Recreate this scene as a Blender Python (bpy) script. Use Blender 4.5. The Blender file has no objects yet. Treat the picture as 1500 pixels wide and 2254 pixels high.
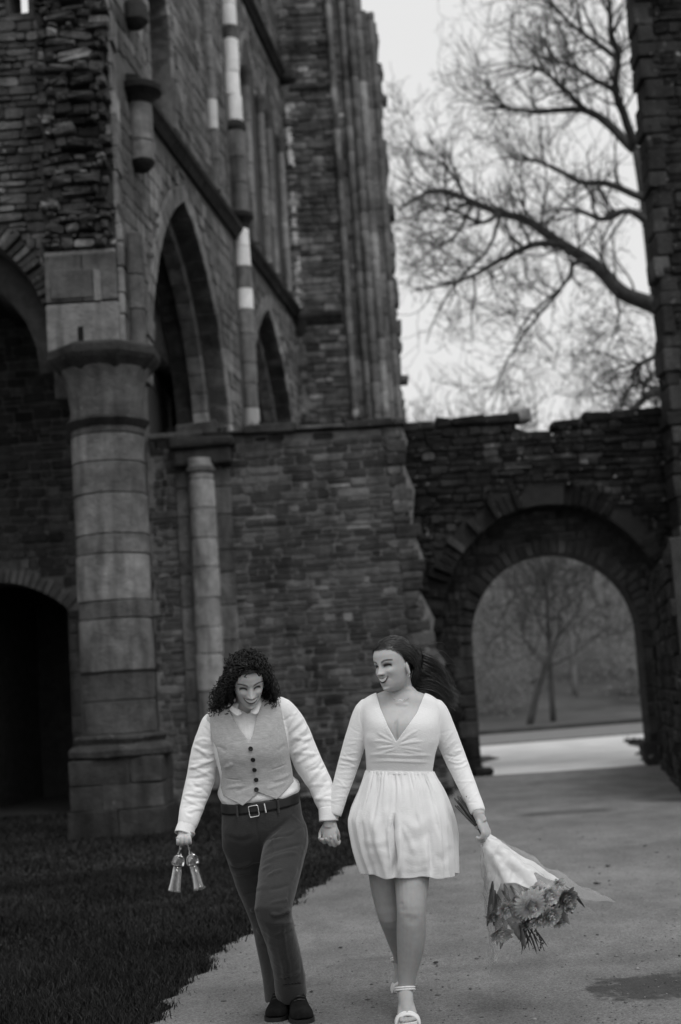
import bpy, bmesh, math, random
import numpy as np
from mathutils import Vector, Matrix
random.seed(7)
RNG = np.random.default_rng(7)
SC = bpy.context.scene
COL = SC.collection
R = math.radians

# ------------------------------------------------------------------ camera
F_PX = 3125.0                       # focal length in pixels of the 1500 px wide photograph (50 mm on a 24 mm wide frame)
PITCH, ROLL = R(7.1), R(3.7)
CAM = np.array([0.0, 0.0, 1.43])
_f = np.array([0, math.cos(PITCH), math.sin(PITCH)])
_u0 = np.array([0, -math.sin(PITCH), math.cos(PITCH)])
_r0 = np.array([1.0, 0, 0])
_r = math.cos(ROLL) * _r0 - math.sin(ROLL) * _u0
_u = math.cos(ROLL) * _u0 + math.sin(ROLL) * _r0
cam_data = bpy.data.cameras.new('camera')
cam = bpy.data.objects.new('camera', cam_data)
COL.objects.link(cam)
cam_data.sensor_fit = 'HORIZONTAL'
cam_data.sensor_width = 24.0
cam_data.lens = 50.0
cam_data.clip_end = 2000
cam_data.dof.use_dof = True
cam_data.dof.focus_distance = 6.25
cam_data.dof.aperture_fstop = 1.9
M = Matrix(((_r[0], _u[0], -_f[0], CAM[0]), (_r[1], _u[1], -_f[1], CAM[1]), (_r[2], _u[2], -_f[2], CAM[2]), (0, 0, 0, 1)))
cam.matrix_world = M
SC.camera = cam

# ------------------------------------------------------------------ sky, sun, exposure
SUN_EL, SUN_AZ = R(58), R(152)      # azimuth measured from +Y clockwise: behind the camera, to the right
world = bpy.data.worlds.new('World')
SC.world = world
world.use_nodes = True
wn, wl = world.node_tree.nodes, world.node_tree.links
wn.clear()
w_out = wn.new('ShaderNodeOutputWorld')
w_bg = wn.new('ShaderNodeBackground')
w_sky = wn.new('ShaderNodeTexSky')
w_sky.sky_type = 'NISHITA'
w_sky.sun_disc = False
w_sky.sun_elevation = SUN_EL
w_sky.sun_rotation = SUN_AZ
w_sky.dust_density = 6.0
w_sky.air_density = 2.0
w_bw = wn.new('ShaderNodeRGBToBW')  # a black and white photograph: the sky's brightness without its colour
w_mix = wn.new('ShaderNodeMix')     # an even cloud cover over most of it
w_mix.data_type = 'RGBA'
w_mix.inputs[0].default_value = 0.85
w_mix.inputs[7].default_value = (9.0, 9.0, 9.0, 1)
wl.new(w_sky.outputs[0], w_bw.inputs[0])
wl.new(w_bw.outputs[0], w_mix.inputs[6])
wl.new(w_mix.outputs[2], w_bg.inputs[0])
w_bg.inputs[1].default_value = 0.1
wl.new(w_bg.outputs[0], w_out.inputs[0])
sun_d = bpy.data.lights.new('sun', 'SUN')
sun_d.energy = 1.1
sun_d.angle = R(22)
sun = bpy.data.objects.new('sun', sun_d)
COL.objects.link(sun)
_sd = Vector((math.sin(SUN_AZ) * math.cos(SUN_EL), math.cos(SUN_AZ) * math.cos(SUN_EL), math.sin(SUN_EL)))
sun.rotation_euler = _sd.to_track_quat('Z', 'Y').to_euler()
SC.view_settings.view_transform = 'Standard'
SC.view_settings.look = 'None'
SC.view_settings.gamma = 1.0
SC.view_settings.exposure = 0.0
SC.view_settings.use_curve_mapping = False
SC.render.engine = 'CYCLES'
SC.cycles.use_denoising = True
SC.cycles.max_bounces = 8
SC.cycles.transparent_max_bounces = 16
SC.cycles.caustics_reflective = False
SC.cycles.caustics_refractive = False

# ------------------------------------------------------------------ helpers
def ray(px, py):
    return _f + _r * ((px - 750) / F_PX) + _u * ((1127 - py) / F_PX)
def at(px, py, d):
    """the point at distance d (along Y) that the photograph shows at (px, py)"""
    v = ray(px, py)
    return CAM + v * (d / v[1])
def on_plane(px, py, o, n):
    v = ray(px, py)
    return CAM + v * (np.dot(np.asarray(o) - CAM, n) / np.dot(v, n))
def to_px(V):
    q = np.asarray(V) - CAM
    w = q @ _f
    return 750 + F_PX * (q @ _r) / w, 1127 - F_PX * (q @ _u) / w
def nrm(v):
    v = np.asarray(v, float)
    return v / (np.linalg.norm(v) + 1e-12)

def tag(o, label=None, cat=None, group=None, kind=None):
    if label: o['label'] = label
    if cat: o['category'] = cat
    if group: o['group'] = group
    if kind: o['kind'] = kind
    return o
def thing(name, label, cat, loc=(0, 0, 0), group=None):
    o = bpy.data.objects.new(name, None)
    COL.objects.link(o)
    o.location = loc
    o.empty_display_size = 0.2
    return tag(o, label, cat, group)
def world_of(o):
    if o.parent:
        return world_of(o.parent) @ o.matrix_parent_inverse @ o.matrix_basis
    return o.matrix_basis.copy()
def set_parent(c, p):
    """parent c to p so that c keeps its coordinates in the world"""
    c.parent = p
    c.matrix_parent_inverse = world_of(p).inverted()
def link(name, me, mat=None, parent=None):
    o = bpy.data.objects.new(name, me)
    COL.objects.link(o)
    if mat is not None and len(me.materials) == 0:
        me.materials.append(mat)
    if parent is not None:
        set_parent(o, parent)
    return o
def mesh(V, Fs, smooth=False, tone=None):
    """mesh from vertices and a list of faces, or an (m, k) array of equal faces"""
    me = bpy.data.meshes.new('mesh')
    V = np.asarray(V, np.float32)
    if isinstance(Fs, np.ndarray) and Fs.ndim == 2:
        m, k = Fs.shape
        me.vertices.add(len(V)); me.vertices.foreach_set('co', V.ravel())
        me.loops.add(m * k); me.loops.foreach_set('vertex_index', Fs.astype(np.int32).ravel())
        me.polygons.add(m); me.polygons.foreach_set('loop_start', np.arange(0, m * k, k, dtype=np.int32))
        me.polygons.foreach_set('loop_total', np.full(m, k, np.int32))
        me.update(calc_edges=True)
        me.validate()
    else:
        me.from_pydata(V.tolist(), [], [list(map(int, f)) for f in Fs])
        me.update()
    if smooth and len(me.polygons):
        me.polygons.foreach_set('use_smooth', np.ones(len(me.polygons), bool))
    if tone is not None:
        set_tone(me, tone)
    return me
def set_tone(me, tone, name='tone'):
    a = me.attributes.get(name) or me.attributes.new(name, 'FLOAT', 'POINT')
    a.data.foreach_set('value', np.asarray(tone, np.float32))
def obj(name, V, Fs, mat, parent=None, smooth=False, tone=None):
    return link(name, mesh(V, Fs, smooth, tone), mat, parent)
def mesh_arrays(me):
    V = np.empty(len(me.vertices) * 3, np.float32); me.vertices.foreach_get('co', V)
    return V.reshape(-1, 3).astype(float)
def mesh_normals(me):
    N = np.empty(len(me.vertices) * 3, np.float32); me.vertex_normals.foreach_get('vector', N)
    return N.reshape(-1, 3).astype(float)

# value noise ---------------------------------------------------------------
_H = np.random.default_rng(3).random(4096)
def _hash(i, j, k):
    return _H[(i * 73 + j * 179 + k * 283 + (i * j) % 97 * 31 + (j * k) % 89 * 17) & 4095]
def noise3(Pn, scale=1.0, seed=0):
    p = np.asarray(Pn, float) * scale + seed * 17.31 + 100
    i = np.floor(p).astype(int); f = p - i; f = f * f * (3 - 2 * f)
    x, y, z = i[..., 0], i[..., 1], i[..., 2]
    fx, fy, fz = f[..., 0], f[..., 1], f[..., 2]
    def L(a, b, t): return a + (b - a) * t
    v = L(L(L(_hash(x, y, z), _hash(x + 1, y, z), fx), L(_hash(x, y + 1, z), _hash(x + 1, y + 1, z), fx), fy),
          L(L(_hash(x, y, z + 1), _hash(x + 1, y, z + 1), fx), L(_hash(x, y + 1, z + 1), _hash(x + 1, y + 1, z + 1), fx), fy), fz)
    return v * 2 - 1
def fbm(Pn, scale=1.0, octs=3, seed=0):
    s = 0; a = 1
    for o in range(octs):
        s = s + a * noise3(Pn, scale * 2 ** o, seed + o * 5); a *= 0.5
    return s

# curves, tubes, lofts ----------------------------------------------------
def spline(pts, n):
    """Catmull-Rom through rows of pts, n samples, even in chord length"""
    p = np.asarray(pts, float)
    if len(p) == 2:
        t = np.linspace(0, 1, n)[:, None]
        return p[0] * (1 - t) + p[1] * t
    e = np.vstack([2 * p[0] - p[1], p, 2 * p[-1] - p[-2]])
    k = min(3, p.shape[1])
    seg = np.linalg.norm(np.diff(p[:, :k], axis=0), axis=1) + 1e-9
    cum = np.concatenate([[0], np.cumsum(seg)])
    s = np.linspace(0, cum[-1], n)
    i = np.clip(np.searchsorted(cum, s, 'right') - 1, 0, len(p) - 2)
    t = ((s - cum[i]) / seg[i])[:, None]
    p0, p1, p2, p3 = e[i], e[i + 1], e[i + 2], e[i + 3]
    return 0.5 * (2 * p1 + (p2 - p0) * t + (2 * p0 - 5 * p1 + 4 * p2 - p3) * t ** 2 + (3 * p1 - p0 - 3 * p2 + p3) * t ** 3)
def grid_faces(n, m, wrap=True):
    i = np.arange(n - 1)[:, None]
    j = np.arange(m if wrap else m - 1)[None]
    j2 = (j + 1) % m if wrap else j + 1
    return np.stack([i * m + j + 0 * i, i * m + j2, (i + 1) * m + j2, (i + 1) * m + j], -1).reshape(-1, 4)
def tube(pts, radii, sides=8, n=None, cap=True, flat=None):
    """(V, F) of a round tube through pts; pts are splined to n samples first"""
    pts = np.asarray(pts, float); radii = np.broadcast_to(np.asarray(radii, float), (len(pts),))
    if n:
        q = spline(np.column_stack([pts, radii]), n); pts, radii = q[:, :3], np.maximum(q[:, 3], 1e-4)
    T = np.gradient(pts, axis=0); T /= np.linalg.norm(T, axis=1)[:, None] + 1e-12
    ref = np.array([0, 0, 1.0]) if abs(T[0][2]) < 0.8 else np.array([1.0, 0, 0])
    A = np.empty_like(pts)
    a = nrm(np.cross(T[0], ref))
    for k in range(len(pts)):
        a = a - T[k] * np.dot(a, T[k]); a = nrm(a); A[k] = a
    B = np.cross(T, A)
    th = np.arange(sides) * 2 * math.pi / sides
    V = pts[:, None] + radii[:, None, None] * (A[:, None] * np.cos(th)[None, :, None] + B[:, None] * np.sin(th)[None, :, None])
    V = V.reshape(-1, 3)
    Fq = grid_faces(len(pts), sides)
    if not cap:
        return V, Fq
    n0 = len(V)
    V = np.vstack([V, pts[0], pts[-1]])
    j = np.arange(sides); j2 = (j + 1) % sides; o = (len(pts) - 1) * sides
    c0 = np.stack([np.full(sides, n0), j2, j, np.full(sides, n0)], -1)
    c1 = np.stack([np.full(sides, n0 + 1), o + j, o + j2, np.full(sides, n0 + 1)], -1)
    return V, [list(f) for f in Fq] + [list(f[:3]) for f in c0] + [list(f[:3]) for f in c1]
def merge(parts):
    """join several (V, F) into one"""
    Vs, Fs, o = [], [], 0
    for V, Fc in parts:
        Vs.append(np.asarray(V)); Fs += [[int(i) + o for i in f] for f in Fc]; o += len(V)
    return np.vstack(Vs), Fs
def merge_q(parts):
    """join (V, F-array) pieces whose faces all have the same count"""
    Vs, Fs, o = [], [], 0
    for V, Fc in parts:
        Vs.append(V); Fs.append(np.asarray(Fc) + o); o += len(V)
    return np.vstack(Vs), np.vstack(Fs)
def lathe(profile, sides=32, center=(0, 0, 0), half=False):
    """profile rows (radius, z) -> (V, F)"""
    pr = np.asarray(profile, float)
    th = np.arange(sides) * 2 * math.pi / sides
    V = np.stack([pr[:, 0:1] * np.cos(th), pr[:, 0:1] * np.sin(th), np.repeat(pr[:, 1:2], sides, 1)], -1).reshape(-1, 3) + np.asarray(center)
    Fq = [list(f) for f in grid_faces(len(pr), sides)]
    if pr[0, 0] > 1e-6: Fq.append(list(range(sides))[::-1])
    if pr[-1, 0] > 1e-6: Fq.append([(len(pr) - 1) * sides + i for i in range(sides)])
    return V, Fq
def ellipsoid(c, rx, ry, rz, rot=None, n=20, m=28):
    t = np.linspace(0.0, math.pi, n)[:, None]; a = np.arange(m)[None] * 2 * math.pi / m
    V = np.stack([rx * np.sin(t) * np.cos(a), ry * np.sin(t) * np.sin(a), rz * np.cos(t) + 0 * a], -1).reshape(-1, 3)
    if rot is not None: V = V @ np.asarray(rot).T
    return V + np.asarray(c), [list(f) for f in grid_faces(n, m)]
def box(x0, x1, y0, y1, z0, z1):
    V = np.array([(x, y, z) for x in (x0, x1) for y in (y0, y1) for z in (z0, z1)], float)
    return V, [[0, 1, 3, 2], [4, 6, 7, 5], [0, 4, 5, 1], [2, 3, 7, 6], [0, 2, 6, 4], [1, 5, 7, 3]]
def bevel_mod(o, w=0.02, seg=2):
    m = o.modifiers.new('bevel', 'BEVEL'); m.width = w; m.segments = seg; m.limit_method = 'ANGLE'
    return o
def apply_mods(o):
    dg = bpy.context.evaluated_depsgraph_get()
    dg.update()
    me = bpy.data.meshes.new_from_object(o.evaluated_get(dg))
    o.modifiers.clear()
    old = o.data
    o.data = me
    return o
def union(parts, voxel=0.004, smooth=3, adapt=0.0):
    """voxel union of overlapping closed shapes: one continuous surface, as a mesh"""
    V, Fc = merge(parts)
    tmp = link('tmp', mesh(V, Fc))
    m = tmp.modifiers.new('r', 'REMESH'); m.mode = 'VOXEL'; m.voxel_size = voxel; m.adaptivity = adapt
    if smooth:
        s = tmp.modifiers.new('s', 'SMOOTH'); s.factor = 0.5; s.iterations = smooth
    dg = bpy.context.evaluated_depsgraph_get()
    me = bpy.data.meshes.new_from_object(tmp.evaluated_get(dg))
    bpy.data.objects.remove(tmp)
    me.polygons.foreach_set('use_smooth', np.ones(len(me.polygons), bool))
    return me

# materials ---------------------------------------------------------------
class Mat:
    """small node builder; everything is grey: the photograph is black and white"""
    def __init__(s, name):
        s.m = bpy.data.materials.new(name); s.m.use_nodes = True
        s.n, s.l = s.m.node_tree.nodes, s.m.node_tree.links
        s.b = s.n['Principled BSDF']
        s.pos = None
    def P(s, coord='pos'):
        if coord == 'pos':
            if s.pos is None: s.pos = s.n.new('ShaderNodeNewGeometry').outputs['Position']
            return s.pos
        t = s.n.new('ShaderNodeTexCoord'); return t.outputs[coord]
    def noise(s, scale, detail=4, rough=0.55, vec=None, stretch=None, dist=0.0):
        t = s.n.new('ShaderNodeTexNoise'); t.inputs['Scale'].default_value = scale
        t.inputs['Detail'].default_value = detail; t.inputs['Roughness'].default_value = rough
        t.inputs['Distortion'].default_value = dist
        v = vec if vec is not None else s.P()
        if stretch:
            mp = s.n.new('ShaderNodeMapping'); mp.inputs['Scale'].default_value = stretch
            s.l.new(v, mp.inputs[0]); v = mp.outputs[0]
        s.l.new(v, t.inputs['Vector']); return t.outputs[0]
    def vor(s, scale, feature='F1', stretch=None):
        t = s.n.new('ShaderNodeTexVoronoi'); t.inputs['Scale'].default_value = scale; t.feature = feature
        v = s.P()
        if stretch:
            mp = s.n.new('ShaderNodeMapping'); mp.inputs['Scale'].default_value = stretch
            s.l.new(v, mp.inputs[0]); v = mp.outputs[0]
        s.l.new(v, t.inputs['Vector']); return t.outputs[0]
    def ramp(s, x, a, b, lo=0.0, hi=1.0):
        t = s.n.new('ShaderNodeMapRange'); t.inputs[1].default_value = a; t.inputs[2].default_value = b
        t.inputs[3].default_value = lo; t.inputs[4].default_value = hi
        s.l.new(x, t.inputs[0]); return t.outputs[0]
    def math(s, op, a, b=None):
        t = s.n.new('ShaderNodeMath'); t.operation = op
        for i, v in enumerate((a, b)):
            if v is None: continue
            if isinstance(v, (int, float)): t.inputs[i].default_value = v
            else: s.l.new(v, t.inputs[i])
        return t.outputs[0]
    def mix(s, f, a, b):
        t = s.n.new('ShaderNodeMix'); t.data_type = 'FLOAT'
        for i, v in zip((0, 2, 3), (f, a, b)):
            if isinstance(v, (int, float)): t.inputs[i].default_value = v
            else: s.l.new(v, t.inputs[i])
        return t.outputs[0]
    def attr(s, name):
        t = s.n.new('ShaderNodeAttribute'); t.attribute_name = name; return t.outputs['Fac']
    def ocol(s):
        t = s.n.new('ShaderNodeObjectInfo'); return t.outputs['Color']
    def color(s, x):
        if isinstance(x, (int, float)): s.b.inputs['Base Color'].default_value = (x, x, x, 1)
        else:
            s.l.new(s.math('MAXIMUM', x, 0.003), s.b.inputs['Base Color'])
        return s
    def rough(s, x):
        if isinstance(x, (int, float)): s.b.inputs['Roughness'].default_value = x
        else: s.l.new(x, s.b.inputs['Roughness'])
        return s
    def bump(s, h, strength=0.5, dist=0.01):
        t = s.n.new('ShaderNodeBump'); t.inputs['Strength'].default_value = strength; t.inputs['Distance'].default_value = dist
        s.l.new(h, t.inputs['Height']); s.l.new(t.outputs[0], s.b.inputs['Normal']); return s
    def set(s, **k):
        for a, v in k.items(): s.b.inputs[a.replace('_', ' ')].default_value = v
        return s

def stone_mat(name, lichen=0.62, rough=0.88, grain=1.0, lich_val=0.3):
    """weathered stone; its tone comes from the object's own colour or from the 'tone' of a joined piece"""
    m = Mat(name)
    tone = m.math('ADD', m.ocol(), m.attr('tone'))
    n1 = m.ramp(m.noise(5.0, 6, 0.65), 0.25, 0.75, 0.55, 1.4)
    n2 = m.ramp(m.noise(0.8, 5, 0.6), 0.28, 0.72, 0.5, 1.4)
    v = m.math('MULTIPLY', m.math('MULTIPLY', tone, n1), n2)
    st = m.ramp(m.noise(2.2, 4, 0.6, stretch=(2.2, 2.2, 0.35)), 0.46, 0.7, 1.0, 0.42)      # damp runs down the face
    v = m.math('MULTIPLY', v, st)
    li = m.ramp(m.noise(9.0, 5, 0.7), lichen, lichen + 0.08, 0.0, 0.8)
    v = m.mix(li, v, lich_val)
    m.color(v).rough(rough)
    h = m.math('ADD', m.noise(28.0, 5, 0.7), m.math('MULTIPLY', m.noise(7.0, 3), 1.5))
    m.bump(h, 0.65 * grain, 0.02)
    m.set(Specular_IOR_Level=0.25)
    return m.m

# ------------------------------------------------------------------ ground, path, road, hill
def poly_sheet(name, pts, z, mat, step=0.0):
    bm = bmesh.new()
    vs = [bm.verts.new((x, y, z)) for x, y in pts]
    bm.faces.new(vs)
    bmesh.ops.triangulate(bm, faces=bm.faces[:])
    me = bpy.data.meshes.new(name); bm.to_mesh(me); bm.free()
    return tag(link(name, me, mat), kind='structure')

def ground_h(x, y):
    return 0.0

m = Mat('earth'); v = m.ramp(m.noise(2.0, 5), 0.3, 0.7, 0.02, 0.045)
m.color(v).rough(0.95).bump(m.noise(30, 4), 0.5, 0.02); EARTH = m.m
g = 400
tag(obj('ground', *box(-g, g, -60, g, -1.0, -0.004), EARTH), kind='structure')

# the path: compacted gravel with damp patches and one wet hollow
m = Mat('compacted_gravel')
big = m.ramp(m.noise(0.55, 4, 0.6), 0.3, 0.7, 0.7, 1.22)
mid = m.ramp(m.noise(3.2, 5, 0.65, stretch=(1, 0.55, 1)), 0.3, 0.72, 0.74, 1.18)
fine = m.ramp(m.noise(95, 4, 0.75), 0.28, 0.72, 0.35, 1.65)
grit = m.ramp(m.vor(120), 0.0, 0.5, 0.72, 1.18)
v = m.math('MULTIPLY', m.math('MULTIPLY', m.math('MULTIPLY', m.math('MULTIPLY', big, mid), fine), grit), 0.185)
sep = m.n.new('ShaderNodeSeparateXYZ'); m.l.new(m.P(), sep.inputs[0])
wob = m.noise(2.6, 6, 0.7)
def blot(cx, cy, rx, ry, wet=0.42, edge=0.35, amp=1.6):
    dx = m.math('DIVIDE', m.math('SUBTRACT', sep.outputs[0], cx), rx)
    dy = m.math('DIVIDE', m.math('SUBTRACT', sep.outputs[1], cy), ry)
    d = m.math('ADD', m.math('MULTIPLY', dx, dx), m.math('MULTIPLY', dy, dy))
    d = m.math('ADD', d, m.math('MULTIPLY', m.math('SUBTRACT', wob, 0.5), amp))
    return m.ramp(d, 1.0 - edge, 1.0 + edge, wet, 1.0)
wet = blot(1.36, 6.66, 0.34, 0.26, 0.28, 0.2, 5.0)
wet2 = blot(1.72, 6.95, 0.3, 0.07, 0.62, 0.4, 1.8)
for b_ in (wet2, blot(0.15, 7.75, 0.2, 0.06, 0.72, 0.8), blot(1.0, 7.35, 0.55, 0.12, 0.8, 0.9), blot(2.1, 15.1, 0.5, 0.25, 0.55, 0.4), blot(3.4, 15.8, 0.35, 0.2, 0.6, 0.4),
           blot(0.2, 6.3, 0.9, 0.22, 0.8, 0.9), blot(-0.5, 7.2, 0.28, 0.14, 0.8, 0.8)):
    wet = m.math('MULTIPLY', wet, b_)
v = m.math('MULTIPLY', v, wet)
m.color(v)
m.rough(m.ramp(wet, 0.36, 0.9, 0.55, 0.92))
m.bump(m.math('ADD', m.noise(60, 5, 0.75), m.math('MULTIPLY', m.noise(7, 5, .65), 3.5)), 0.8, 0.016)
GRAVEL = m.m
EDGE = [(-1.35, 3.5), (-1.12, 5.5), (-1.0, 6.59), (-0.93, 7.3), (-0.85, 8.22), (-0.66, 9.2), (-0.49, 10.03), (-0.25, 11.2), (0.0, 12.27), (0.45, 14.5), (0.95, 17.0), (1.35, 19.6), (1.6, 21.6)]
def edge_x(y):
    return np.interp(y, [p[1] for p in EDGE], [p[0] for p in EDGE]) + 0.045 * np.sin(np.asarray(y) * 9.1) * np.sin(np.asarray(y) * 3.3 + 1) + 0.03 * np.sin(np.asarray(y) * 23.0)
ys = np.linspace(3.5, 21.6, 140)
path_pts = [(float(edge_x(y)), float(y)) for y in ys] + [(5.6, 21.6), (5.0, 14), (5.0, 3.5)]
poly_sheet('path', path_pts, 0.004, GRAVEL)

# loose grit lying on the path
g = np.random.default_rng(40); n = 3000
y = 5.9 + 8 * g.random(n) ** 1.6; x = edge_x(y) + .02 + (2.6 + .12 * y - edge_x(y)) * g.random(n)
r_ = g.uniform(.0018, .0055, n) * (1 + 1.2 * (g.random(n) < .06))
oc = np.array([(1, 0, 0), (-1, 0, 0), (0, 1, 0), (0, -1, 0), (0, 0, 1), (0, 0, -1)], float); of = np.array([(0, 2, 4), (2, 1, 4), (1, 3, 4), (3, 0, 4), (2, 0, 5), (1, 2, 5), (3, 1, 5), (0, 3, 5)])
Vp = (oc[None] * g.uniform(.6, 1.4, (n, 6, 1)) * r_[:, None, None] * np.array([1.2, 1.2, .7])) + np.column_stack([x, y, np.full(n, .006)])[:, None]
m = Mat('grit'); m.color(m.attr('tone')).rough(.9); GRIT = m.m
tag(obj('grit', Vp.reshape(-1, 3), (np.arange(n)[:, None, None] * 6 + of).reshape(-1, 3), GRIT, tone=np.repeat(np.clip(.16 * np.exp(g.normal(0, .6, n)), .02, .26), 6)), 'loose grit scattered over the gravel path', 'grit', kind='stuff')

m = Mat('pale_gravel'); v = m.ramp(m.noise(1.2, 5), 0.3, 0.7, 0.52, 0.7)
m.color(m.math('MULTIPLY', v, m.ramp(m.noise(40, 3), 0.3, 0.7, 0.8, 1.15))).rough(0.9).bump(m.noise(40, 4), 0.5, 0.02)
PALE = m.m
# beyond the gate: a pale gravel track that widens into a cross road
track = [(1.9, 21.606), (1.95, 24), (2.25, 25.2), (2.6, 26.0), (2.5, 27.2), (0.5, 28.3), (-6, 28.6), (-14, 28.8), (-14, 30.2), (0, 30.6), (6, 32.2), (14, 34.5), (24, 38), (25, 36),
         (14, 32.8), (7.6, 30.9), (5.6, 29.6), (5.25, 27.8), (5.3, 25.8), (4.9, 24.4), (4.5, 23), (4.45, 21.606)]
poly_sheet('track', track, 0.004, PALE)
m = Mat('asphalt'); m.color(m.ramp(m.noise(3, 5), 0.3, 0.7, 0.15, 0.2)).rough(0.85).bump(m.noise(60, 3), 0.4, 0.01); ASPH = m.m
poly_sheet('road', [(-30, 30.8), (0, 31.2), (6, 32.8), (14, 35.1), (40, 44), (40, 50), (14, 41.2), (6, 38.6), (0, 36.6), (-30, 36)], 0.006, ASPH)
tag(obj('kerb', *merge([tube([(-30, 36.1, 0.03), (0, 36.7, 0.03), (6, 38.7, 0.03), (14, 41.3, 0.03), (40, 50.2, 0.03)], 0.09, 6, 20)]), EARTH), kind='structure')

m = Mat('lawn_soil'); m.color(m.ramp(m.noise(6, 5), 0.3, 0.7, 0.015, 0.035)).rough(0.95).bump(m.noise(50, 4), 0.8, 0.03); SOIL = m.m
lawn = [(float(edge_x(y)) + 0.02, float(y)) for y in ys[::-1]] + [(-9, 3.5), (-9, 21.6)]
poly_sheet('lawn', lawn, 0.0, SOIL)

def blades(n, sample, hmin, hmax, width, seed):
    """n grass blades: bent tapering strips; sample(rng, n) gives their feet"""
    g = np.random.default_rng(seed)
    xy = sample(g, n); n = len(xy)
    h = g.uniform(hmin, hmax, n) * (0.6 + 0.5 * g.random(n))
    h = h * np.clip(0.75 + 0.5 * noise3(np.column_stack([xy, 0 * h]), 2.3, 4), 0.4, 1.4)
    a = g.uniform(0, 2 * math.pi, n); lean = g.uniform(0.15, 0.95, n) * h
    la = g.uniform(0, 2 * math.pi, n)
    w = width * g.uniform(0.7, 1.3, n)
    d = np.column_stack([np.cos(a), np.sin(a), 0 * a]) * w[:, None]
    b = np.column_stack([xy, np.zeros(n)])
    l = np.column_stack([np.cos(la), np.sin(la), 0 * a])
    mid = b + l * (lean * 0.35)[:, None] + np.array([0, 0, 1]) * (h * 0.6)[:, None]
    tip = b + l * lean[:, None] + np.array([0, 0, 1]) * h[:, None]
    V = np.stack([b - d, b + d, mid - d * 0.7, mid + d * 0.7, tip], 1).reshape(-1, 3)
    o = (np.arange(n) * 5)[:, None]
    Fq = np.concatenate([o + np.array([0, 1, 3]), o + np.array([0, 3, 2]), o + np.array([2, 3, 4])])
    t = np.clip(np.where(g.random(n) < .07, 2.4, 1.0) * g.normal(1.0, 0.35, n) * (1 + 0.65 * noise3(np.column_stack([xy, 0 * h]), 1.4, 9)), 0.3, 4.5)
    return V, Fq, np.repeat(t, 5)
m = Mat('grass'); m.color(m.math('MULTIPLY', m.attr('tone'), 0.0135)).rough(0.7).set(Specular_IOR_Level=0.2); GRASS = m.m
def lawn_sample(y0, y1, xmin=-5.2):
    def f(g, n):
        y = y0 + (y1 - y0) * g.random(n * 2); lo = np.maximum(-0.27 * y - 0.35, xmin - 0.05 * y)
        ex = edge_x(y) + np.abs(g.normal(0, 0.035, n * 2)) - 0.02
        x = lo + (ex - lo) * g.random(n * 2)
        keep = g.random(n * 2) < np.clip((ex - lo) / 4.0, 0, 1)
        return np.column_stack([x, y])[keep][:n]
    return f
gp = [blades(52000, lawn_sample(5.6, 8.6), 0.035, 0.075, 0.0026, 1), blades(48000, lawn_sample(8.4, 12.5), 0.04, 0.08, 0.0038, 2),
      blades(34000, lawn_sample(12.3, 19.4), 0.05, 0.09, 0.0065, 3)]
Vg, Fg = merge_q([(a, b) for a, b, c in gp])
gr = tag(obj('grass', Vg, Fg, GRASS, tone=np.concatenate([c for a, b, c in gp])), 'short dark grass beside the gravel path', 'grass', kind='stuff')
def far_sample(g, n):
    x = g.uniform(0.8, 8, n * 4); y = g.uniform(22.3, 29.5, n * 4)
    k = ((x < 2.05 + 0.1 * np.clip(y - 24, 0, 2) - 0.2 * np.clip(y - 26, 0, 9)) & (y < 27)) | ((x > 4.7 + 0.5 * np.clip(y - 24.4, 0, 1.4) + 0.0 * y) & (x < 5.2 + 0.9 * (y - 22)) & (y < 29.2))
    return np.column_stack([x, y])[k][:n]
V1, F1, t1 = blades(9000, far_sample, 0.06, 0.14, 0.012, 5)
tag(obj('verge_grass', V1, F1, GRASS, tone=t1 * 1.6), 'tufts of grass either side of the pale track beyond the gate', 'grass', kind='stuff')

# the wooded slope behind the road
nx, ny = 60, 24
X, Y = np.meshgrid(np.linspace(-45, 70, nx), np.linspace(41, 120, ny))
Zh = np.clip((Y - 47) * 0.16, 0, 11) + 0.5 * noise3(np.stack([X, Y, 0 * X], -1), 0.15, 2) * np.clip((Y - 42) / 8, 0, 1) + 0.0
m = Mat('woodland_floor'); m.color(m.ramp(m.noise(0.7, 5), 0.3, 0.7, 0.05, 0.12)).rough(0.95); WFLOOR = m.m
tag(obj('hill', np.stack([X, Y, Zh], -1).reshape(-1, 3), grid_faces(ny, nx, False), WFLOOR, smooth=True), kind='structure')

# ------------------------------------------------------------------ masonry
STONE = stone_mat('rubble_stone', 0.66, lich_val=0.2)
ROUGH = stone_mat('broken_rubble', 0.625, grain=1.5, lich_val=0.42)
ASHLAR = stone_mat('dressed_stone', 0.66, grain=1.2, lich_val=0.3)
m = Mat('pale_limestone'); v = m.math('MULTIPLY', m.ocol(), m.ramp(m.noise(5, 5, .6), .3, .7, .85, 1.1))
m.color(m.math('MULTIPLY', v, m.ramp(m.noise(2.2, 4, .6, stretch=(2.2, 2.2, .35)), .5, .75, 1.0, .7))).rough(.85).bump(m.noise(28, 5, .7), .5, .02); LIMEST = m.m
m = Mat('lime_mortar')
v = m.math('MULTIPLY', m.math('ADD', m.ocol(), m.attr('tone')), m.ramp(m.noise(8, 5, 0.7), 0.3, 0.7, 0.55, 1.4))
m.color(v).rough(0.95).bump(m.noise(35, 5, 0.7), 0.8, 0.02); MORTAR = m.m

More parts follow.
